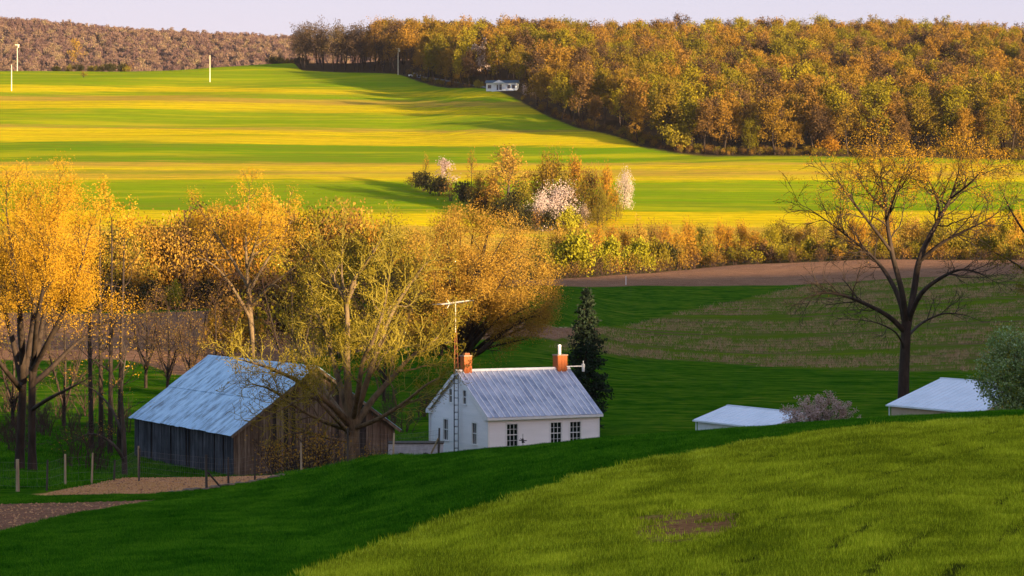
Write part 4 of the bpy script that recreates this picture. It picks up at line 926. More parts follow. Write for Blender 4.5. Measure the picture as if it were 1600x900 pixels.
M['white_metal'] = speckle_mat('white_metal', (.6, .6, .6), (.8, .78, .76), 4, .4, .5)
t = NT('glass'); M['glass'] = t.fin((.012, .014, .02), .08, .6)
M['curtain'] = speckle_mat('curtain', (.25, .25, .27), (.4, .4, .42), 3)
M['post_pale'] = speckle_mat('post_pale', (.28, .20, .12), (.50, .38, .24), 4, stretch=(1, 1, .2))
M['post_dark'] = speckle_mat('post_dark', (.03, .025, .022), (.09, .075, .06), 4, stretch=(1, 1, .2))
M['wire'] = speckle_mat('wire', (.10, .09, .08), (.25, .2, .17), 4)
M['stone'] = speckle_mat('stone', (.08, .05, .035), (.26, .18, .12), 3, bump=.5)
M['pole'] = speckle_mat('pole', (.55, .48, .36), (.75, .68, .52), 1.5)
M['dark_blue'] = speckle_mat('dark_blue', (.03, .06, .09), (.08, .12, .16), 2)
M['truck_paint'] = speckle_mat('truck_paint', (.7, .72, .75), (.82, .84, .86), 1, .25, .5)
M['asphalt'] = speckle_mat('asphalt', (.10, .12, .13), (.2, .22, .24), 1)
M['tarp'] = speckle_mat('tarp', (.34, .36, .42), (.58, .60, .66), 2.5)
M['dark_open'] = speckle_mat('dark_open', (.01, .01, .012), (.02, .02, .022), 2)

# ------------------------------------------------------------------ the white farmhouse
hx, hy = -1.68, 171.0; HB = -14.75; EV = 3.42; DW, DP, RH = 9.03, 9.4, 2.95       # eave height above base, sizes, roof rise
house = thing('farmhouse', 'small white clapboard farmhouse with a ribbed metal roof and two brick chimneys', 'house', (hx, hy, HB), RZ)
def lap(mb, p0, d, L, z0, z1, nrm_, gable=None, course=.17, step_=.038):
    """clapboards: each course its own wedge; gable(z) gives (s0, s1) along the wall"""
    zc = z0; d = Vector(d); n = Vector(nrm_); p0 = Vector(p0)
    while zc < z1-.01:
        zt = min(zc+course, z1)
        a0, a1_ = (0, L) if gable is None else gable(zc); b0, b1 = (0, L) if gable is None else gable(zt)
        if a1_-a0 > .05:
            A_ = p0+d*a0; B_ = p0+d*a1_; C_ = p0+d*b1; D_ = p0+d*b0; up = Vector((0, 0, 1)); i = n*(-.10)
            lo = n*step_
            mb.quadbox([A_+up*zc+lo, B_+up*zc+lo, B_+up*zc+i, A_+up*zc+i, D_+up*zt+n*.004, C_+up*zt+n*.004, C_+up*zt+i, D_+up*zt+i])
        zc = zt
front_win = [(1.56, 2.62), (6.02, 7.08), (7.72, 8.78)]     # along the front: x0,x1
front_win = [(x0-.0, x0+.92) for x0 in (1.45, 5.02, 6.62)]
WZ0, WZ1 = 1.20, 2.78
# front wall built as strips between windows so the openings are real
m = MB()
edges = [0]+[e for w_ in front_win for e in w_]+[DW]
for i in range(0, len(edges), 2):
    lap(m, (edges[i], 0, 0), (1, 0, 0), edges[i+1]-edges[i], 0, EV-.02, (0, -1, 0))
for x0, x1 in front_win:
    lap(m, (x0, 0, 0), (1, 0, 0), x1-x0, 0, WZ0, (0, -1, 0)); lap(m, (x0, 0, 0), (1, 0, 0), x1-x0, WZ1, EV-.02, (0, -1, 0))
fw = m.build('front_wall', M['siding'], house)
# gable wall facing left: plane x=0, runs along +y
gw = [(1.75, 2.50, WZ0+.05, WZ1), (6.35, 7.10, WZ0+.05, WZ1), (3.42, 3.92, 4.05, 5.05), (6.02-.35, 6.17, 4.05, 5.05)]
def gab(zq):
    if zq <= EV: return (0, DP)
    f = (zq-EV)/RH*DP/2; return (f, DP-f)
m = MB()
def lapg(y0, y1, z0, z1):
    def gfun(zq):
        a, b_ = gab(zq); return (max(y0, a), min(y1, b_))
    lap(m, (0, 0, 0), (0, 1, 0), 0, z0, z1, (-1, 0, 0), gfun)
lapg(0, DP, 0, WZ0+.05)
lapg(0, 1.75, WZ0+.05, WZ1); lapg(2.5, 6.35, WZ0+.05, WZ1); lapg(7.1, DP, WZ0+.05, WZ1)
lapg(0, DP, WZ1, 4.05)
lapg(0, 3.42, 4.05, 5.05); lapg(3.92, 5.67, 4.05, 5.05); lapg(6.17, DP, 4.05, 5.05)
lapg(0, DP, 5.05, EV+RH)
m.build('gable_wall', M['siding'], house)
m = MB(); m.quad((DW, 0, 0), (DW, DP, 0), (DW, DP, EV), (DW, 0, EV)); i = len(m.v); m.v += [(DW, 0, EV), (DW, DP, EV), (DW, DP/2, EV+RH)]; m.f.append((i, i+1, i+2))
m.quad((0, DP, 0), (0, DP, EV), (DW, DP, EV), (DW, DP, 0)); m.build('rear_walls', M['siding'], house)
m = MB()
for (cx_, cy_) in ((0, 0), (DW, 0), (0, DP), (DW, DP)):
    m.box(cx_-.06, cx_+.06, cy_-.06, cy_+.06, 0, EV-.01)
m.build('corner_boards', M['trim'], house)
def window(parent, axis, a0, a1, z0, z1, rows=2, cols=2):
    """axis 'x': front wall at y=0 (outwards -y); 'y': gable wall at x=0 (outwards -x)"""
    def bx(mb, s0, s1, o0, o1, q0, q1):
        if axis == 'x': mb.box(s0, s1, -o1, -o0, q0, q1)
        else: mb.box(-o1, -o0, s0, s1, q0, q1)
    f = MB(); fr = .10
    for (s0, s1, q0, q1) in ((a0-fr, a0+.03, z0-.02, z1+fr), (a1-.03, a1+fr, z0-.02, z1+fr), (a0+.031, a1-.031, z1-.03, z1+fr-.002)):
        bx(f, s0, s1, -.08, .05, q0, q1)
    wo = f.build('window', M['trim'], parent)
    s = MB(); bx(s, a0-fr-.05, a1+fr+.05, -.06, .10, z0-.10, z0-.021); s.build('sill', M['trim'], wo)
    sash = MB(); zm = (z0+z1)/2; ww = a1-a0
    bx(sash, a0+.031, a1-.031, -.05, .005, zm-.03, zm+.03)
    for k in range(1, cols): bx(sash, a0+ww*k/cols-.014, a0+ww*k/cols+.014, -.045, -.005, z0, zm-.031); bx(sash, a0+ww*k/cols-.014, a0+ww*k/cols+.014, -.045, -.005, zm+.031, z1-.031)
    for h0, h1 in ((z0, zm-.031), (zm+.031, z1-.031)):
        for r_ in range(1, rows): 
            zz = h0+(h1-h0)*r_/rows; bx(sash, a0+.032, a1-.032, -.04, -.01, zz-.012, zz+.012)
    sash.build('sash', M['trim'], wo)
    for h0, h1 in ((z0, zm-.03), (zm+.03, z1-.03)):
        pn = MB(); bx(pn, a0+.02, a1-.02, -.075, -.055, h0, h1); pn.build('pane', M['glass'], wo)
for x0, x1 in front_win: window(house, 'x', x0, x1, WZ0, WZ1, 2, 3)
for (y0, y1, z0, z1) in gw: window(house, 'y', y0, y1, z0, z1, 1, 1 if z0 > 4 else 2)
# roof
roof = bpy.data.objects.new('roof', None); C.objects.link(roof); roof.parent = house
OH, OG = .34, .22
sl = math.hypot(DP/2, RH); ny_, nz_ = RH/sl, (DP/2)/sl
def rp(x, s, side, off=0):
    """point on the roof: s metres down from the ridge; side -1 front"""
    y = DP/2+side*s*(DP/2)/sl; zz = EV+RH-s*RH/sl
    return Vector((x, y+side*ny_*off, zz+nz_*off+.02))
tot = sl+OH; npan = 20; wpan = (DW+2*OG)/npan; panels = []
for side in (-1, 1):
    for k in range(npan):
        x0 = -OG+k*wpan; x1 = x0+wpan-.012; m = MB()
        lo = [rp(x0, tot, side, 0), rp(x1, tot, side, 0), rp(x1, .0, side, 0), rp(x0, 0, side, 0)]; hi = [rp(x0, tot, side, .03), rp(x1, tot, side, .03), rp(x1, 0, side, .03), rp(x0, 0, side, .03)]
        m.quadbox(lo+hi if side < 0 else [lo[1], lo[0], lo[3], lo[2], hi[1], hi[0], hi[3], hi[2]])
        m.build('roof_panel', M['house_roof'], roof)
        m = MB(); xs = x0-.025 if k else x0
        lo = [rp(xs, tot-.01, side, .031), rp(xs+.08, tot-.01, side, .031), rp(xs+.08, .05, side, .031), rp(xs, .05, side, .031)]; hi = [rp(xs, tot-.01, side, .085), rp(xs+.07, tot-.01, side, .085), rp(xs+.07, .05, side, .085), rp(xs, .05, side, .085)]
        m.quadbox(lo+hi); m.build('roof_seam', M['seam'], roof)
m = MB(); c0 = DP/2; zt = EV+RH+.03
m.quadbox([(-OG, c0-.2, zt-.06), (DW+OG, c0-.2, zt-.06), (DW+OG, c0+.2, zt-.06), (-OG, c0+.2, zt-.06), (-OG, c0-.03, zt+.11), (DW+OG, c0-.03, zt+.11), (DW+OG, c0+.03, zt+.11), (-OG, c0+.03, zt+.11)])
m.build('ridge_cap', M['seam'], roof)
m = MB()
ye = DP/2-(tot)*(DP/2)/sl; ze = EV+RH-tot*RH/sl
m.box(-OG, DW+OG, ye-.03, ye+.02, ze-.16, ze+.015); m.box(-OG+.01, DW+OG-.01, ye+.021, .0, ze-.05, ze-.02)
ye2 = DP-ye; m.box(-OG, DW+OG, ye2-.02, ye2+.03, ze-.16, ze+.015)
m.build('eave_board', M['trim'], house)
m = MB()
for side in (-1, 1):
    for xx in (-OG-.02, DW+OG-.01):
        a = [rp(xx, tot-.02, side, -.22), rp(xx+.03, tot-.02, side, -.22), rp(xx+.03, 0, side, -.22), rp(xx, 0, side, -.22)]; b_ = [rp(xx, tot-.02, side, -.003), rp(xx+.03, tot-.02, side, -.003), rp(xx+.03, 0, side, -.003), rp(xx, 0, side, -.003)]
        m.quadbox(a+b_)
m.build('rake_board', M['trim'], house)
m = MB()     # boxed eave returns at the gable corners
for yy0, yy1 in ((ye, .55), (DP-.55, ye2)): m.box(-OG, -.03, yy0+.03, yy1, ze-.14, ze+.10 if True else 0)
m.build('eave_return', M['trim'], house)
m = MB(); m.tube((-.12, DP-.12, 0), (-.12, DP-.12, EV-.1), .045); m.tube((-.12, DP-.12, EV-.1), (-.15, DP+.25, EV-.05), .045)
m.build('downpipe', M['trim'], house)
# chimneys of separate bricks
def chimney(x, y, z0, h, w_, name, top):
    ch = bpy.data.objects.new('chimney', None); C.objects.link(ch); ch.parent = house; ch.location = (x, y, z0)
    if name: ch['label'] = name
    m = MB(); hw = w_/2; m.box(-hw+.02, hw-.02, -hw+.02, hw-.02, 0, h-.02); m.build('chimney_core', M['mortar'], ch)
    zc = 0; row = 0; bl = w_/3
    brick = MB(); brick.box(0, bl-.015, -.012, .02, 0, .075); bme = None
    while zc < h-.05:
        for sx_ in range(4):
            ang = sx_*math.pi/2
            for k in range(3):
                off = (k-1.5)*bl+(.007 if row % 2 else -.0)
                o_ = bpy.data.objects.new('brick', bme) if bme else brick.build('brick', M['brick'], ch)
                if bme is None: bme = o_.data
                else: C.objects.link(o_); o_.parent = ch
                c_, s_2 = math.cos(ang), math.sin(ang); px, py = off, -hw-random.uniform(0, .006)
                o_.location = (px*c_-py*s_2, px*s_2+py*c_, zc); o_.rotation_euler = (0, 0, ang)
        zc += .09; row += 1
    m = MB(); m.box(-hw-.05, hw+.05, -hw-.05, hw+.05, zc, zc+.09); m.build('chimney_cap', M['mortar'], ch); top(ch, zc+.09)
    return ch
def top1(ch, zz):
    m = MB(); m.box(-.20, .20, -.20, .20, zz, zz+.16); m.build('flue', M['rust'], ch)
def top2(ch, zz):
    m = MB(); m.tube((-.05, 0, zz), (-.05, 0, zz+.62), .12, n=10); m.tube((-.05, 0, zz+.62), (-.05, 0, zz+.74), .17, .06, n=10); m.build('flue_pipe', M['white_metal'], ch)
chimney(.62, DP/2, EV+RH-.28, 1.32, .62, 'left brick chimney with a low square flue', top1)
c2 = chimney(8.45, DP/2, EV+RH-.28, 1.25, .78, 'right brick chimney with a metal flue pipe and a side bracket', top2)
m = MB(); m.box(.3, 1.75, -.5, -.44, .42, .50); m.tube((1.72, -.47, .05), (1.72, -.47, .62), .10, .13, n=8); m.tube((1.72, -.47, .62), (1.72, -.47, .85), .035); m.build('lamp_bracket', M['white_metal'], c2)

# ------------------------------------------------------------------ antenna mast against the gable
c28, s28 = math.cos(RZ), math.sin(RZ)
def hw(x, y, zz=0): return Vector((hx+x*c28-y*s28, hy+x*s28+y*c28, HB+zz))
mp = hw(-.42, 4.35)
mast = thing('antenna_mast', 'tall rusty lattice mast with a television antenna against the gable of the white house', 'antenna', mp, RZ)
m1, m2 = MB(), MB()
tri = [(-.17, -.10), (.17, -.10), (0, .19)]; HT = 11.0; split = 6.3
for (a, b_) in tri:
    m1.tube((a, b_, 0), (a, b_, split), .028, n=5); k_ = .35
    m2.tube((a, b_, split), (a*k_, b_*k_, HT-1.6), .026, .02, n=5)
zz = .3
while zz < HT-1.7:
    mm = m1 if zz < split else m2; s0 = 1 if zz < split else 1-.65*(zz-split)/(HT-1.6-split)
    for i in range(3):
        a, b_ = tri[i], tri[(i+1) % 3]; mm.tube((a[0]*s0, a[1]*s0, zz), (b_[0]*s0, b_[1]*s0, zz+(.0 if zz < split else .2)), .02 if zz < split else .012, n=4)
    zz += .52 if zz < split else .34
m1.build('lower_tower', M['iron'], mast); m2.build('upper_tower', M['rust'], mast)
m = MB(); m.tube((0, 0, HT-1.8), (0, 0, HT+.42), .03, n=6); m.build('mast_pole', M['alum'], mast)
bm_ = MB(); bz = HT+.38; a_ = Vector((-1.32, -.35, bz-.13)); b_ = Vector((1.32, .35, bz+.13)); bm_.tube(a_, b_, .032, n=5); boom = bm_.build('antenna_boom', M['alum'], mast)
dr = (b_-a_).normalized(); pr_ = Vector((-dr.y, dr.x, 0)).normalized()
for k in range(11):
    f = k/10; c_ = a_.lerp(b_, f); L = .95-.5*f; e = MB(); e.tube(c_-pr_*L, c_+pr_*L, .014, n=4); e.build('antenna_element', M['alum'], mast)
e = MB(); c_ = a_.lerp(b_, .30); e.tube(c_, c_+Vector((-.26, -.1, .24)), .028, n=4); e.tube(c_, c_+Vector((-.26, -.1, -.36)), .028, n=4); e.build('antenna_element', M['alum'], mast)
m = MB(); m.tube((0, 0, 5.9), (.40, .2, 5.9), .02); m.build('wall_bracket', M['iron'], mast)

# ------------------------------------------------------------------ the barn
bxp = P(365, 677, 165); BW, BL, BEH, BRH = 12.2, 20.5, 3.35, 4.35; BZ = bxp.z-BEH
barn = thing('barn', 'weathered grey plank barn with a pale blue metal roof left of the white house', 'barn', (bxp.x, bxp.y, BZ), RZ)
rb_ = random.Random(3)
side_w = MB(); y = 0
boards = []
while y < BL-.05:
    wd = rb_.uniform(.2, .34); wd = min(wd, BL-y); boards.append((y, wd)); y += wd
bme = {}
def board(parent, mat, x0, y0, x1, y1, z0, zt0, zt1, n, th_):
    mb = MB(); n = Vector((*n, 0)); a = Vector((x0, y0, 0)); b_ = Vector((x1, y1, 0))
    mb.quadbox([a+n*th_+Vector((0, 0, z0)), b_+n*th_+Vector((0, 0, z0)), b_-n*.03+Vector((0, 0, z0)), a-n*.03+Vector((0, 0, z0)),
                a+n*th_+Vector((0, 0, zt0)), b_+n*th_+Vector((0, 0, zt1)), b_-n*.03+Vector((0, 0, zt1)), a-n*.03+Vector((0, 0, zt0))])
    return mb.build('plank', mat, parent)
sw = bpy.data.objects.new('side_wall', None); C.objects.link(sw); sw.parent = barn
for (y, wd) in boards:
    if rb_.random() < .05: continue
    d0 = rb_.uniform(0, .22) if rb_.random() < .4 else 0
    board(sw, M['barn_wood_shaded'], 0, y, 0, y+wd-rb_.uniform(.012, .05), d0, BEH+.05-(rb_.uniform(.1, .5) if rb_.random() < .1 else 0), BEH+.05, (-1, 0), rb_.uniform(.0, .035))
gwall = bpy.data.objects.new('gable_wall', None); C.objects.link(gwall); gwall.parent = barn
def bgz(x): return BEH+BRH*(1-abs(x-BW/2)/(BW/2))
x = 0
while x < BW-.05:
    wd = min(rb_.uniform(.2, .34), BW-x); e_ = x+wd-rb_.uniform(.012, .04)
    if not (rb_.random() < .04): board(gwall, M['barn_wood_lit'], x, 0, e_, 0, rb_.uniform(0, .15) if rb_.random() < .4 else 0, bgz(x)-.03, bgz(e_)-.03, (0, -1), rb_.uniform(0, .03))
    x += wd
m = MB(); m.box(.08, .12, .08, BL-.1, 0, BEH-.2); m.box(.13, BW-.13, .08, .12, 0, BEH-.2)
m.quad((BW, 0, 0), (BW, BL, 0), (BW, BL, BEH), (BW, 0, BEH)); m.quad((0, BL, 0), (0, BL, BEH), (BW, BL, BEH), (BW, BL, 0))
i = len(m.v); m.v += [(0, BL, BEH), (BW, BL, BEH), (BW/2, BL, BEH+BRH)]; m.f.append((i, i+1, i+2)); i = len(m.v); m.v += [(.2, .1, BEH-.2), (BW-.2, .1, BEH-.2), (BW/2, .1, BEH+BRH-.3)]; m.f.append((i, i+1, i+2))
m.build('inner_wall', M['post_dark'], barn)
broof = bpy.data.objects.new('roof', None); C.objects.link(broof); broof.parent = barn
bs = math.hypot(BW/2, BRH); bn = (BRH/bs, (BW/2)/bs); bt = bs+.42; og = .35
def bp_(y, s, side, off):
    return Vector((BW/2+side*(s*(BW/2)/bs+bn[0]*off), y, BEH+BRH+.08-s*BRH/bs+bn[1]*off))
nsh = 27; wsh = (BL+2*og)/nsh
for side in (-1, 1):
    for k in range(nsh):
        for (s0, s1, o_) in ((0, bt*.5+.06, .026), (bt*.5, bt+rb_.uniform(-.03, .05), 0)):
            y0 = -og+k*wsh; y1 = y0+wsh-.008; w_ = rb_.uniform(0, .012); m = MB()
            lo = [bp_(y0, s1, side, o_+w_), bp_(y1, s1, side, o_+w_), bp_(y1, s0, side, o_+w_), bp_(y0, s0, side, o_+w_)]; hi = [bp_(y0, s1, side, o_+w_+.022), bp_(y1, s1, side, o_+w_+.022), bp_(y1, s0, side, o_+w_+.022), bp_(y0, s0, side, o_+w_+.022)]
            m.quadbox(lo+hi); m.build('roof_sheet', M['barn_roof'], broof)
m = MB(); zr = BEH+BRH+.1; m.quadbox([(BW/2-.2, -og, zr-.08), (BW/2+.2, -og, zr-.08), (BW/2+.2, BL+og, zr-.08), (BW/2-.2, BL+og, zr-.08), (BW/2-.03, -og, zr+.06), (BW/2+.03, -og, zr+.06), (BW/2+.03, BL+og, zr+.06), (BW/2-.03, BL+og, zr+.06)]); m.build('ridge_cap', M['barn_roof'], broof)
m = MB()
for side in (-1, 1):
    m.quadbox([bp_(-og, bt, side, -.2), bp_(-og+.05, bt, side, -.2), bp_(-og+.05, 0, side, -.2), bp_(-og, 0, side, -.2), bp_(-og, bt, side, -.01), bp_(-og+.05, bt, side, -.01), bp_(-og+.05, 0, side, -.01), bp_(-og, 0, side, -.01)])
m.build('rake_board', M['barn_wood_lit'], barn)

# ------------------------------------------------------------------ the two sheds
def shed(label, u, v, Y, L, half, rise, EH, wall, front, cat='shed', name='shed'):
    far = P(u, v, Y); near = far+Vector((.469, -.883, 0))*L; base = Vector((near.x, near.y, far.z-EH))
    o = thing(name, label, cat, base, RZ); Wd = 2*half; oh = .25
    m = MB(); nb = int(L/.3)
    for k in range(nb):
        y0 = oh+k*(L-2*oh)/nb; m.box(-.0, .03+(k % 2)*.02, y0, y0+(L-2*oh)/nb-.006, 0, EH-.02)
    m.box(.05, .12, oh, L-oh, 0, EH-.03); m.build('side_wall', M[wall], o)
    m = MB(); m.box(.0, Wd-2*oh, oh-.05, oh, 0, EH-.05); m.box(.0, Wd-2*oh, L-oh, L-oh+.05, 0, EH-.05); m.box(Wd-2*oh, Wd-2*oh+.05, oh, L-oh, 0, EH-.05)
    xm = half-oh+.0
    for yy in (oh-.02, L-oh): 
        i = len(m.v); m.v += [(0, yy, EH-.05), (Wd-2*oh, yy, EH-.05), (xm, yy, EH+rise-.15)]; m.f.append((i, i+1, i+2))
    m.build('end_walls', M[front], o)
    rf_ = bpy.data.objects.new('roof', None); C.objects.link(rf_); rf_.parent = o
    x0, x1 = -oh, Wd-oh; xm = (x0+x1)/2; n_ = 7
    for s_, (xa, xb) in enumerate(((x0, xm), (x1, xm))):
        for k in range(n_):
            ya, yb = k*L/n_, (k+1)*L/n_-.01
            pts = [(xa, ya, EH), (xa, yb, EH), (xb, yb, EH+rise), (xb, ya, EH+rise)]
            MB().quadbox([Vector(p)-Vector((0, 0, .04)) for p in pts]+[Vector(p)+Vector((0, 0, .02)) for p in pts]).build('roof_panel', M['shed_roof'], rf_)
    rbm = {}
    for s_, (xa, xb) in enumerate(((x0, xm), (x1, xm))):
        for k in range(int(L/.62)+1):
            ya = min(k*.62, L-.05)
            if s_ not in rbm:
                o_ = MB().quadbox([Vector(q_)+Vector((0, 0, .02)) for q_ in ((xa, 0, EH), (xa, .05, EH), (xb, .05, EH+rise), (xb, 0, EH+rise))]+[Vector(q_)+Vector((0, 0, .05)) for q_ in ((xa, .01, EH), (xa, .04, EH), (xb, .04, EH+rise), (xb, .01, EH+rise))]).build('roof_rib', M['shed_roof'], rf_); rbm[s_] = o_.data
            else: o_ = link('roof_rib', rbm[s_], rf_)
            o_.location = (0, ya, 0)
    m = MB(); m.box(xm-.12, xm+.12, 0, L, EH+rise-.01, EH+rise+.05); m.build('ridge_cap', M['shed_roof'], rf_)
    m = MB(); m.box(x0-.09, x0-.005, 0, L, EH-.10, EH+.0); m.build('gutter', M['shed_wall'], o)
    m = MB(); m.tube((x0+.2, L-.05, 0), (x0+.2, L-.05, EH-.1), .05); m.build('downpipe', M['shed_wall'], o)
    return o
shed('low white shed with smooth pale roof, the smaller, left of the pink bush', 1088, 656, 180, 10, 3.05, 1.0, 2.3, 'shed_wall', 'shed_wall')
shed('larger tan-walled shed with a pale metal roof near the right edge', 1390, 632, 170, 10.4, 4.8, 1.75, 3.2, 'tan', 'tan')
# long low pale trailer seen between the gnarled tree and the house
tp = G(606, 166, -.1); m0 = thing('trailer', 'low pale corrugated trailer half hidden between the fence and the white house', 'trailer', (tp.x, tp.y, -14.2), 0)
m = MB()
for k in range(20): m.box(k*.19, k*.19+.17, 0, .06+(k % 2)*.03, .45, 1.25)
m.box(0, 3.8, .07, 1.6, .5, 1.2); m.build('body', M['tarp'], m0)
m = MB(); m.box(-.05, 3.85, -.05, 1.7, 1.25, 1.33); m.build('lid', M['post_dark'], m0)
for wx in (.9, 2.6):
    m = MB(); m.tube((wx, -.02, .33), (wx, .18, .33), .33, n=12); m.build('wheel', M['iron'], m0)
# dark ornamental finial in the near grass before the house
fu_, fy_ = 817, 150; fp = G(fu_, fy_, 0); fz = P(817, 697, fy_).z
fo = thing('garden_ornament', 'small dark cross-shaped ornament on a pole before the white front wall', 'ornament', fp)
m = MB(); H = P(0, 678, fy_).z-fp.z; m.tube((0, 0, 0), (0, 0, H), .03, .015); m.build('pole', M['iron'], fo)
m = MB(); hz = H-.42; m.tube((-.24, 0, hz+.03), (.24, 0, hz), .03, n=5); m.tube((0, 0, hz-.14), (0, 0, hz+.14), .09, .05, n=6); m.tube((-.15, 0, hz+.14), (.13, 0, hz-.12), .02, n=4); m.build('cross_piece', M['iron'], fo)

# ------------------------------------------------------------------ the wire fence along the yard
fposts = [(-30, 762, 718, 'post_dark'), (28, 768, 719, 'post_pale'), (73, 767, 720, 'post_dark'), (102, 760, 711, 'post_pale'), (143, 757, 709, 'post_pale'), (178, 751, 720, 'post_dark'), (217, 750, 698, 'post_pale')]
fence = thing('wire_fence', 'sagging wire fence on uneven wooden posts along the left side of the yard', 'fence', G(100, 124))
def wire_run(fn, pts, levels):
    m = MB(); r = random.Random(4)
    for i in range(len(pts)-1):
        (a, ha), (b_, hb) = pts[i], pts[i+1]
        for lv in levels:
            p = Vector(a)+Vector((0, 0, ha*lv)); q = Vector(b_)+Vector((0, 0, hb*lv)); mdl = (p+q)/2-Vector((0, 0, r.uniform(.0, .06)))
            m.tube(p-fn.location, mdl-fn.location, .004, n=3); m.tube(mdl-fn.location, q-fn.location, .004, n=3)
        n_ = max(2, int((Vector(b_)-Vector(a)).length/.45))
        for k in range(1, n_):
            c_ = Vector(a).lerp(Vector(b_), k/n_); hh = ha+(hb-ha)*k/n_; m.tube(c_+Vector((0, 0, hh*levels[0]))-fn.location, c_+Vector((0, 0, hh*levels[-1]))-fn.location, .003, n=3)
    m.build('wire', M['wire'], fn)
def posts(fn, lst, y0, y1):
    out = []
    for (u, vb, vt, mt) in lst:
        Y = Yat(u, min(vb, 900), y0, y1); g_ = G(u, Y); h = (vb-vt)*Y/F+.05; m = MB(); rad = random.uniform(.055, .075)*(1.5 if u == 28 else 1)
        lx = random.uniform(-.07, .07); ly = random.uniform(-.05, .05)
        a = g_-fn.location; m.tube(a-Vector((0, 0, .3)), a+Vector((lx, ly, h)), rad, rad*.82, n=7); m.build('fence_post', M[mt], fn); out.append((g_, h))
    return out
pl_ = posts(fence, fposts, 112, 150); wire_run(fence, pl_, (.15, .4, .65, .9))
f2 = thing('wire_fence', 'woven wire fence on leaning posts running uphill in front of the barn and gnarled tree', 'fence', G(400, 132))
pl2 = posts(f2, [(217, 750, 700, 'post_dark'), (323, 766, 712, 'post_dark'), (357, 758, 716, 'post_dark'), (398, 750, 709, 'post_dark'), (471, 738, 692, 'post_pale'), (543, 726, 670, 'post_dark'), (614, 718, 678, 'post_pale'), (685, 711, 670, 'post_dark')], 100, 134)
wire_run(f2, pl2, (.12, .28, .44, .6, .76, .92))
def brace(fn, u0, v0, u1, v1, Y, mt):
    m = MB(); a = P(u0, v0, Y)-fn.location; b_ = P(u1, v1, Y+.6)-fn.location; m.tube(a, b_, .05, .045, n=6); m.build('brace', M[mt], fn)
brace(f2, 325, 738, 347, 764, pl2[1][0].y, 'post_dark'); brace(f2, 685, 685, 674, 708, pl2[-1][0].y, 'post_pale')
for nm, (u, v, Y, h) in {'short leaning stake in the grass behind the fence, between barn yard and house': (605, 712, 134, 1.3)}.items():
    o = thing('stake', nm, 'stake', G(u, Y)); m = MB(); m.tube((0, 0, -.2), (.05, 0, h), .035); m.build('shaft', M['post_dark'], o)
# stones along the yard edge
rs = random.Random(8)
for k in range(26):
    u = 262+k*7.2+rs.uniform(-3, 3); Y = float(c_yd0(u))-.2+rs.uniform(-.5, .5); m = MB(); s = rs.uniform(.10, .26)
    vs = [(dx*s*rs.uniform(.7, 1.3), dy*s*rs.uniform(.7, 1.3), dz*s*rs.uniform(.6, 1)) for dz in (-.3, .75) for dx, dy in ((-1, -.8), (1, -.8), (1, .8), (-1, .8))]
    o = m.quadbox(vs).build('stone', M['stone'], None, G(u, Y, .02), rs.uniform(0, 6)); bvm = o.modifiers.new('bevel', 'BEVEL'); bvm.width = s*.3; bvm.segments = 2
    tag(o, 'rough fieldstone in the loose row along the lower edge of the dirt yard', 'stone', 'fieldstones along the yard edge')

# ------------------------------------------------------------------ poles on the hillside
def pole(u, vb, vt, y0, y1, lab, arm=False, mt='pole'):
    Y = Yat(u, vb, y0, y1); g_ = G(u, Y); h = (vb-vt)*Y/F; o = thing('utility_pole', lab, 'pole', g_)
    m = MB(); m.tube((0, 0, -.3), (0, 0, h), .22, .16, n=8); m.build('shaft', M[mt], o)
    if arm:
        m = MB(); m.box(-1.1, 1.1, -.12, .12, h-.55, h-.15); m.build('crossarm', M[mt], o)
        m = MB(); m.tube((.6, -.3, h-1.7), (.6, -.3, h-.6), .35, n=8); m.build('transformer', M[mt], o)
pole(18, 142, 101, 900, 1150, 'pale utility pole standing lowest in the field at the far left')
pole(27, 108, 66, 1100, 1180, 'pale utility pole with a crossarm on the skyline at the far left', True)
pole(328, 128, 86, 950, 1120, 'single pale utility pole in the middle of the hillside field')
pole(622, 117, 75, 980, 1100, 'pale utility pole with a transformer in front of the hilltop grove', True)
for u, v0, v1, Y0, Y1, lab in ((978, 445, 431, 440, 500, 'thin white marker stake at the edge of the ploughed field'), (82, 492, 480, 330, 420, 'short white marker stake in the ploughed field on the left')):
    Y = Yat(u, v0, Y0, Y1); o = thing('marker_stake', lab, 'stake', G(u, Y)); m = MB(); m.tube((0, 0, -.1), (0, 0, (v0-v1)*Y/F), .09, .07); m.build('shaft', M['trim'], o)
# ------------------------------------------------------------------ the far white house, its drive and the parked truck
Yh = 950; hp = G(784, Yh, -.3); far = thing('ranch_house', 'distant white single-storey house with a dark roof at the foot of the wood', 'house', hp, R(-6))
def part(nm, mt, pa, *bs):
    m = MB()
    for b_ in bs: m.box(*b_)
    return m.build(nm, M[mt], pa)
part('wall', 'shed_wall', far, (-6.2, 6.0, 0, 7, 0, 3.2)); m = MB()
m.quadbox([(-6.7, -.5, 3.2), (6.5, -.5, 3.2), (6.5, 7.5, 3.2), (-6.7, 7.5, 3.2), (-6.7, 3.4, 4.5), (6.5, 3.4, 4.5), (6.5, 3.6, 4.5), (-6.7, 3.6, 4.5)]); m.build('roof', M['dark_blue'], far)
m = MB(); m.quadbox([(-3.6, -1.6, 3.0), (1.6, -1.6, 3.0), (1.6, 3, 3.0), (-3.6, 3, 3.0), (-1.05, -1.6, 4.3), (-.95, -1.6, 4.3), (-.95, 3, 4.3), (-1.05, 3, 4.3)]); m.build('porch_gable', M['shed_wall'], far)
for px in (-3.4, -1.0, 1.4): part('porch_post', 'shed_wall', far, (px-.12, px+.12, -1.5, -1.3, 0, 3.0))
part('porch_deck', 'shed_wall', far, (-3.8, 4.8, -1.9, -.02, -.4, .25))
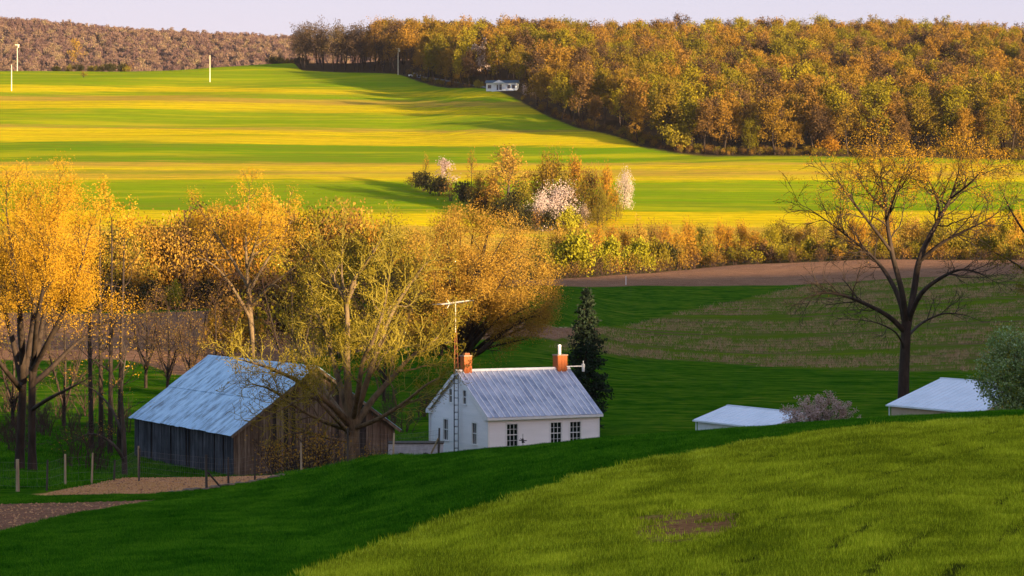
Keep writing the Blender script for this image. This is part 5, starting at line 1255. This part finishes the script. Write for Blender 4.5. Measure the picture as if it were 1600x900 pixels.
for (a, b_) in ((-5.6, -4.2), (2.2, 3.4), (4.0, 5.2)):
    wf = part('window', 'trim', far, (a-.12, b_+.12, -.06, .02, .95, 2.55)); part('pane', 'glass', wf, (a, b_, -.09, -.065, 1.05, 2.45))
part('door', 'glass', far, (-2.0, .0, -.06, .01, .25, 2.5))
# drive
m = MB(); prev = None
for u in np.linspace(640, 765, 26):
    v_ = np.interp(u, [640, 700, 765], [120, 128, 139]); Y = Yat(u, v_, 930, 1100); a = G(u, Y, .12); b_ = G(u, Y+7, .12)
    if prev: m.quad(prev[0], a, b_, prev[1])
    prev = (a, b_)
tag(m.build('driveway', M['asphalt']), kind='structure')
Y = Yat(648, 121, 980, 1100); tk = thing('pickup_truck', 'distant white pickup truck parked at the top of the drive by the wood', 'truck', G(648, Y, .15), R(4))
m = MB(); m.quadbox([(-2.8, 0, .5), (2.8, 0, .5), (2.8, 1.9, .5), (-2.8, 1.9, .5), (-2.8, .05, 1.1), (2.75, .05, 1.1), (2.75, 1.85, 1.1), (-2.8, 1.85, 1.1)])
m.quadbox([(-.9, .05, 1.1), (1.3, .05, 1.1), (1.3, 1.85, 1.1), (-.9, 1.85, 1.1), (-.6, .2, 1.8), (.9, .2, 1.8), (.9, 1.7, 1.8), (-.6, 1.7, 1.8)]); m.build('body', M['truck_paint'], tk)
m = MB(); m.quadbox([(-.6, .0, 1.2), (1.0, .0, 1.2), (1.0, .04, 1.2), (-.6, .04, 1.2), (-.45, .13, 1.68), (.75, .13, 1.68), (.75, .17, 1.68), (-.45, .17, 1.68)]); m.build('side_window', M['glass'], tk)
for wx in (-1.8, 1.8):
    for wy in (-.05, 1.75): m = MB(); m.tube((wx, wy, .4), (wx, wy+.25, .4), .42, n=12); m.build('wheel', M['iron'], tk)
# ------------------------------------------------------------------ grass and crop blades on the near hill, stubble in the far field
def blade_mat(name, a, b, c):
    t = NT(name); vr = t.attr('vr'); p = t.pos(); n1 = t.noise(p, .5, 5, .65); n2 = t.noise(t.pos(.5, .12, .3, rot=.5), .9, 4, .6)
    f = t.math('ADD', t.math('MULTIPLY', vr, .35), t.math('ADD', t.math('MULTIPLY', n1, .55), t.math('MULTIPLY', n2, .45)))
    col = t.ramp(t.math('SUBTRACT', f, .2), [(.3, a), (.5, b), (.72, c)])
    d = t.n('ShaderNodeBsdfDiffuse'); tr = t.n('ShaderNodeBsdfTranslucent'); mx = t.n('ShaderNodeMixShader'); mx.inputs[0].default_value = .35
    t.L(col, d.inputs[0]); t.L(col, tr.inputs[0]); t.L(d.outputs[0], mx.inputs[1]); t.L(tr.outputs[0], mx.inputs[2]); t.L(mx.outputs[0], t.out.inputs[0]); return t.m
M['blade_dark'] = blade_mat('blade_dark', (.012, .07, .003), (.045, .19, .006), (.14, .31, .014))
M['blade_crop'] = blade_mat('blade_crop', (.15, .19, .008), (.44, .50, .018), (.80, .80, .05))
M['blade_edge'] = blade_mat('blade_edge', (.35, .38, .02), (.62, .66, .04), (.85, .85, .09))  # paler blades for the strip along the crop edge
M['blade_low'] = blade_mat('blade_low', (.03, .045, .006), (.07, .09, .008), (.14, .16, .012))
M['stalk'] = speckle_mat('stalk', (.22, .13, .06), (.50, .34, .18), 2)
def tuft(seed, n, rad, h, w_):
    r = np.random.default_rng(seed); c = r.normal(size=(n, 2))*rad*.5; az = r.uniform(0, 6.28, n); hh = h*r.uniform(.6, 1.2, n); ln = r.normal(size=(n, 2))*h*.35
    V_ = []
    for i in range(n):
        dx, dy = math.cos(az[i])*w_, math.sin(az[i])*w_
        V_ += [(c[i, 0]-dx, c[i, 1]-dy, -.02), (c[i, 0]+dx, c[i, 1]+dy, -.02), (c[i, 0]+ln[i, 0], c[i, 1]+ln[i, 1], hh[i])]
    return V_, r.random(n)
def tuft_obj(nm, mt, seed, n, rad, h, w_, loc, label):
    V_, vr = tuft(seed, n, rad, h, w_); o = link(nm, quick_mesh(nm, V_, np.arange(3*n).reshape(-1, 3), M[mt], vals=vr), loc=loc); return tag(o, label, kind='stuff')
gd = tuft_obj('grass_tuft', 'blade_dark', 1, 34, .26, .10, .011, G(300, 70), 'dark green grass on the near slope')
gc = tuft_obj('crop_tuft', 'blade_crop', 2, 34, .26, .10, .011, G(1200, 70), 'yellow-green young crop on the near hill')
gw = tuft_obj('low_tuft', 'blade_low', 4, 20, .26, .05, .011, G(1210, 70), 'thin low growth in the wheel lines of the crop')
ge = tuft_obj('edge_tuft', 'blade_edge', 5, 34, .26, .12, .012, G(1190, 70), 'paler crop along the field edge')
gs = tuft_obj('stubble_tuft', 'stalk', 3, 14, .9, .5, .04, G(1200, 380), 'dry corn stalks in the stubble field')
g5 = np.random.default_rng(21)
def sites(n, y0, y1, u0, u1):
    Y = np.sqrt(g5.uniform(y0**2, y1**2, n)); u = g5.uniform(u0, u1, n); return u, Y
u, Y = sites(205000, 38, 126, -340, 1990)
pc = P(1078, 808, 58)
kd = np.where(Y < f_crop(u)+g5.normal(size=len(u))*.35, 1, 0)
inp = (band(c_plo0(u), c_plo1(u), Y) > -.3) & (u < 256); yd = (Y > c_yd0(u)) & (u < 470)
x = Y*(u-800)/F; e_ = ((x-pc.x)/1.5)**2+((Y-59.5)/4.3)**2
keep = ~inp & ~yd & ~((e_ < 1.0) & (g5.random(len(u)) < .88))
# tractor lines through the crop
row = (x*.82-Y*.57)
sl_ = x-(.33*(Y-46)+.0035*(Y-46)**2)-5.4+204; pp = np.abs(((sl_+.85) % 1.7)-.85)
ml = (pp < .24) & (kd == 1) & (g5.random(len(u)) < np.clip((x-0)/5, .0, 1)) & (np.sin(Y*.35+sl_*1.7) > -.6)
keep &= ~(ml & (g5.random(len(u)) < .45)); kd = np.where(ml & (g5.random(len(u)) < .8), 2, kd)
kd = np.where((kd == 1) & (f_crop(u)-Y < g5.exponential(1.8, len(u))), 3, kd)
u, Y, kd, x = u[keep], Y[keep], kd[keep], x[keep]
pt = [G(a, b_) for a, b_ in zip(u, Y)]
pt2 = np.array(pt)
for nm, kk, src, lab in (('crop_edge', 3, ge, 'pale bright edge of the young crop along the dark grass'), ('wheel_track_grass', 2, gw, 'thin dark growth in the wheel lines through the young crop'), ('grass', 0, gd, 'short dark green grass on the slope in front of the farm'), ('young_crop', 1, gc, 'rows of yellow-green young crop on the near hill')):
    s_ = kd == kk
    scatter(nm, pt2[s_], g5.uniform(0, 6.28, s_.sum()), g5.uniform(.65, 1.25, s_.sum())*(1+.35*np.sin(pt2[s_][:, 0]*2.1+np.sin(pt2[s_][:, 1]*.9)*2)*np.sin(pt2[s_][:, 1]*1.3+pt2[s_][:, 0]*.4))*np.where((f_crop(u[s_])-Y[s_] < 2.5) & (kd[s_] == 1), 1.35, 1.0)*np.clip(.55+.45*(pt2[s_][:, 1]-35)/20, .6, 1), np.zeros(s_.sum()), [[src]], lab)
u, Y = sites(26000, 290, 520, 860, 1980); kp = (band(c_st0(u), c_st1(u), Y) > 1); row = (Y*(u-800)/F*.10+Y) % 4.2
kp &= (row < 1.8) & (np.sin(Y*.21+np.sin(Y*(u-800)/F*.04)*2) > -.7); u, Y = u[kp], Y[kp]
scatter('corn_stubble', [G(a, b_) for a, b_ in zip(u, Y)], g5.uniform(0, 6.28, len(u)), g5.uniform(.6, 1.2, len(u)), np.zeros(len(u)), [[gs]], 'rows of dry corn stubble on the slope beyond the farm')
# clods and gravel on the bare plot and the yard
cl = []
for i_ in range(2):
    r_ = np.random.default_rng(70+i_); vv = [tuple(q_*r_.uniform(.6, 1.2)) for q_ in np.array([(1, 0, 0), (-1, 0, 0), (0, 1, 0), (0, -1, 0), (0, 0, .8), (0, 0, -.5)])*.065]
    me_ = bpy.data.meshes.new('clod'); me_.from_pydata(vv, [], [(0, 2, 4), (2, 1, 4), (1, 3, 4), (3, 0, 4), (2, 0, 5), (1, 2, 5), (3, 1, 5), (0, 3, 5)])
    me_.materials.append(speckle_mat('soil', *(((.14, .055, .03), (.34, .16, .09)) if i_ else ((.36, .16, .06), (.66, .36, .17))), 4)); cl.append(tag(link('clod', me_, loc=G(60, 98, .02)), 'loose soil clods on the bare plot', kind='stuff'))
u, Y = sites(26000, 82, 162, -60, 470)
kp = ((band(c_plo0(u), c_plo1(u), Y) > 0) & (u < 246)) | ((band(c_yd0(u), c_yd1(u), Y) > .3) & (u > 75) & (u < 440)); u, Y = u[kp], Y[kp]
scatter('loose_soil', [G(a, b_, .01) for a, b_ in zip(u, Y)], g5.uniform(0, 6.28, len(u)), g5.uniform(.25, 1.2, len(u)), ((g5.random(len(u)) < .75) & (Y < 117) | (g5.random(len(u)) < .25)).astype(float), [[cl[0]], [cl[1]]], 'loose clods and gravel on the bare plot and dirt yard')
# rougher grass in the yard and paddock beyond the crest
u, Y = sites(26000, 126, 215, -60, 700); kp = (g5.random(len(u)) < np.clip((205-Y)/60, 0, 1)) & ((g5.random(len(u)) < 2)) & ((band(c_yd0(u), c_yd1(u), Y) < 0) | (u > 450)); u, Y = u[kp], Y[kp]
bx_ = (Y*(u-800)/F+19.07)*c28+(Y-165)*s28; by_ = -(Y*(u-800)/F+19.07)*s28+(Y-165)*c28; kp = ~((bx_ > -.3) & (bx_ < 12.5) & (by_ > -.3) & (by_ < 21)); u, Y = u[kp], Y[kp]
scatter('paddock_grass', [G(a, b_) for a, b_ in zip(u, Y)], g5.uniform(0, 6.28, len(u)), g5.uniform(.9, 2.6, len(u)), (g5.random(len(u)) < .12).astype(float), [[gd], [gw]], 'rough grass of the paddock round the barn and trees')

# ------------------------------------------------------------------ the evening air
m = MB(); m.box(-5100, 5100, -5100, 5100, -40, 330)
t = NT('haze'); t.t.nodes.remove(t.b); pv = t.n('ShaderNodeVolumePrincipled'); pv.inputs['Color'].default_value = (.86, .82, .95, 1); pv.inputs['Density'].default_value = 2.2e-5; pv.inputs['Anisotropy'].default_value = .2
t.L(pv.outputs[0], t.out.inputs['Volume']); tag(m.build('haze', t.m), kind='stuff')
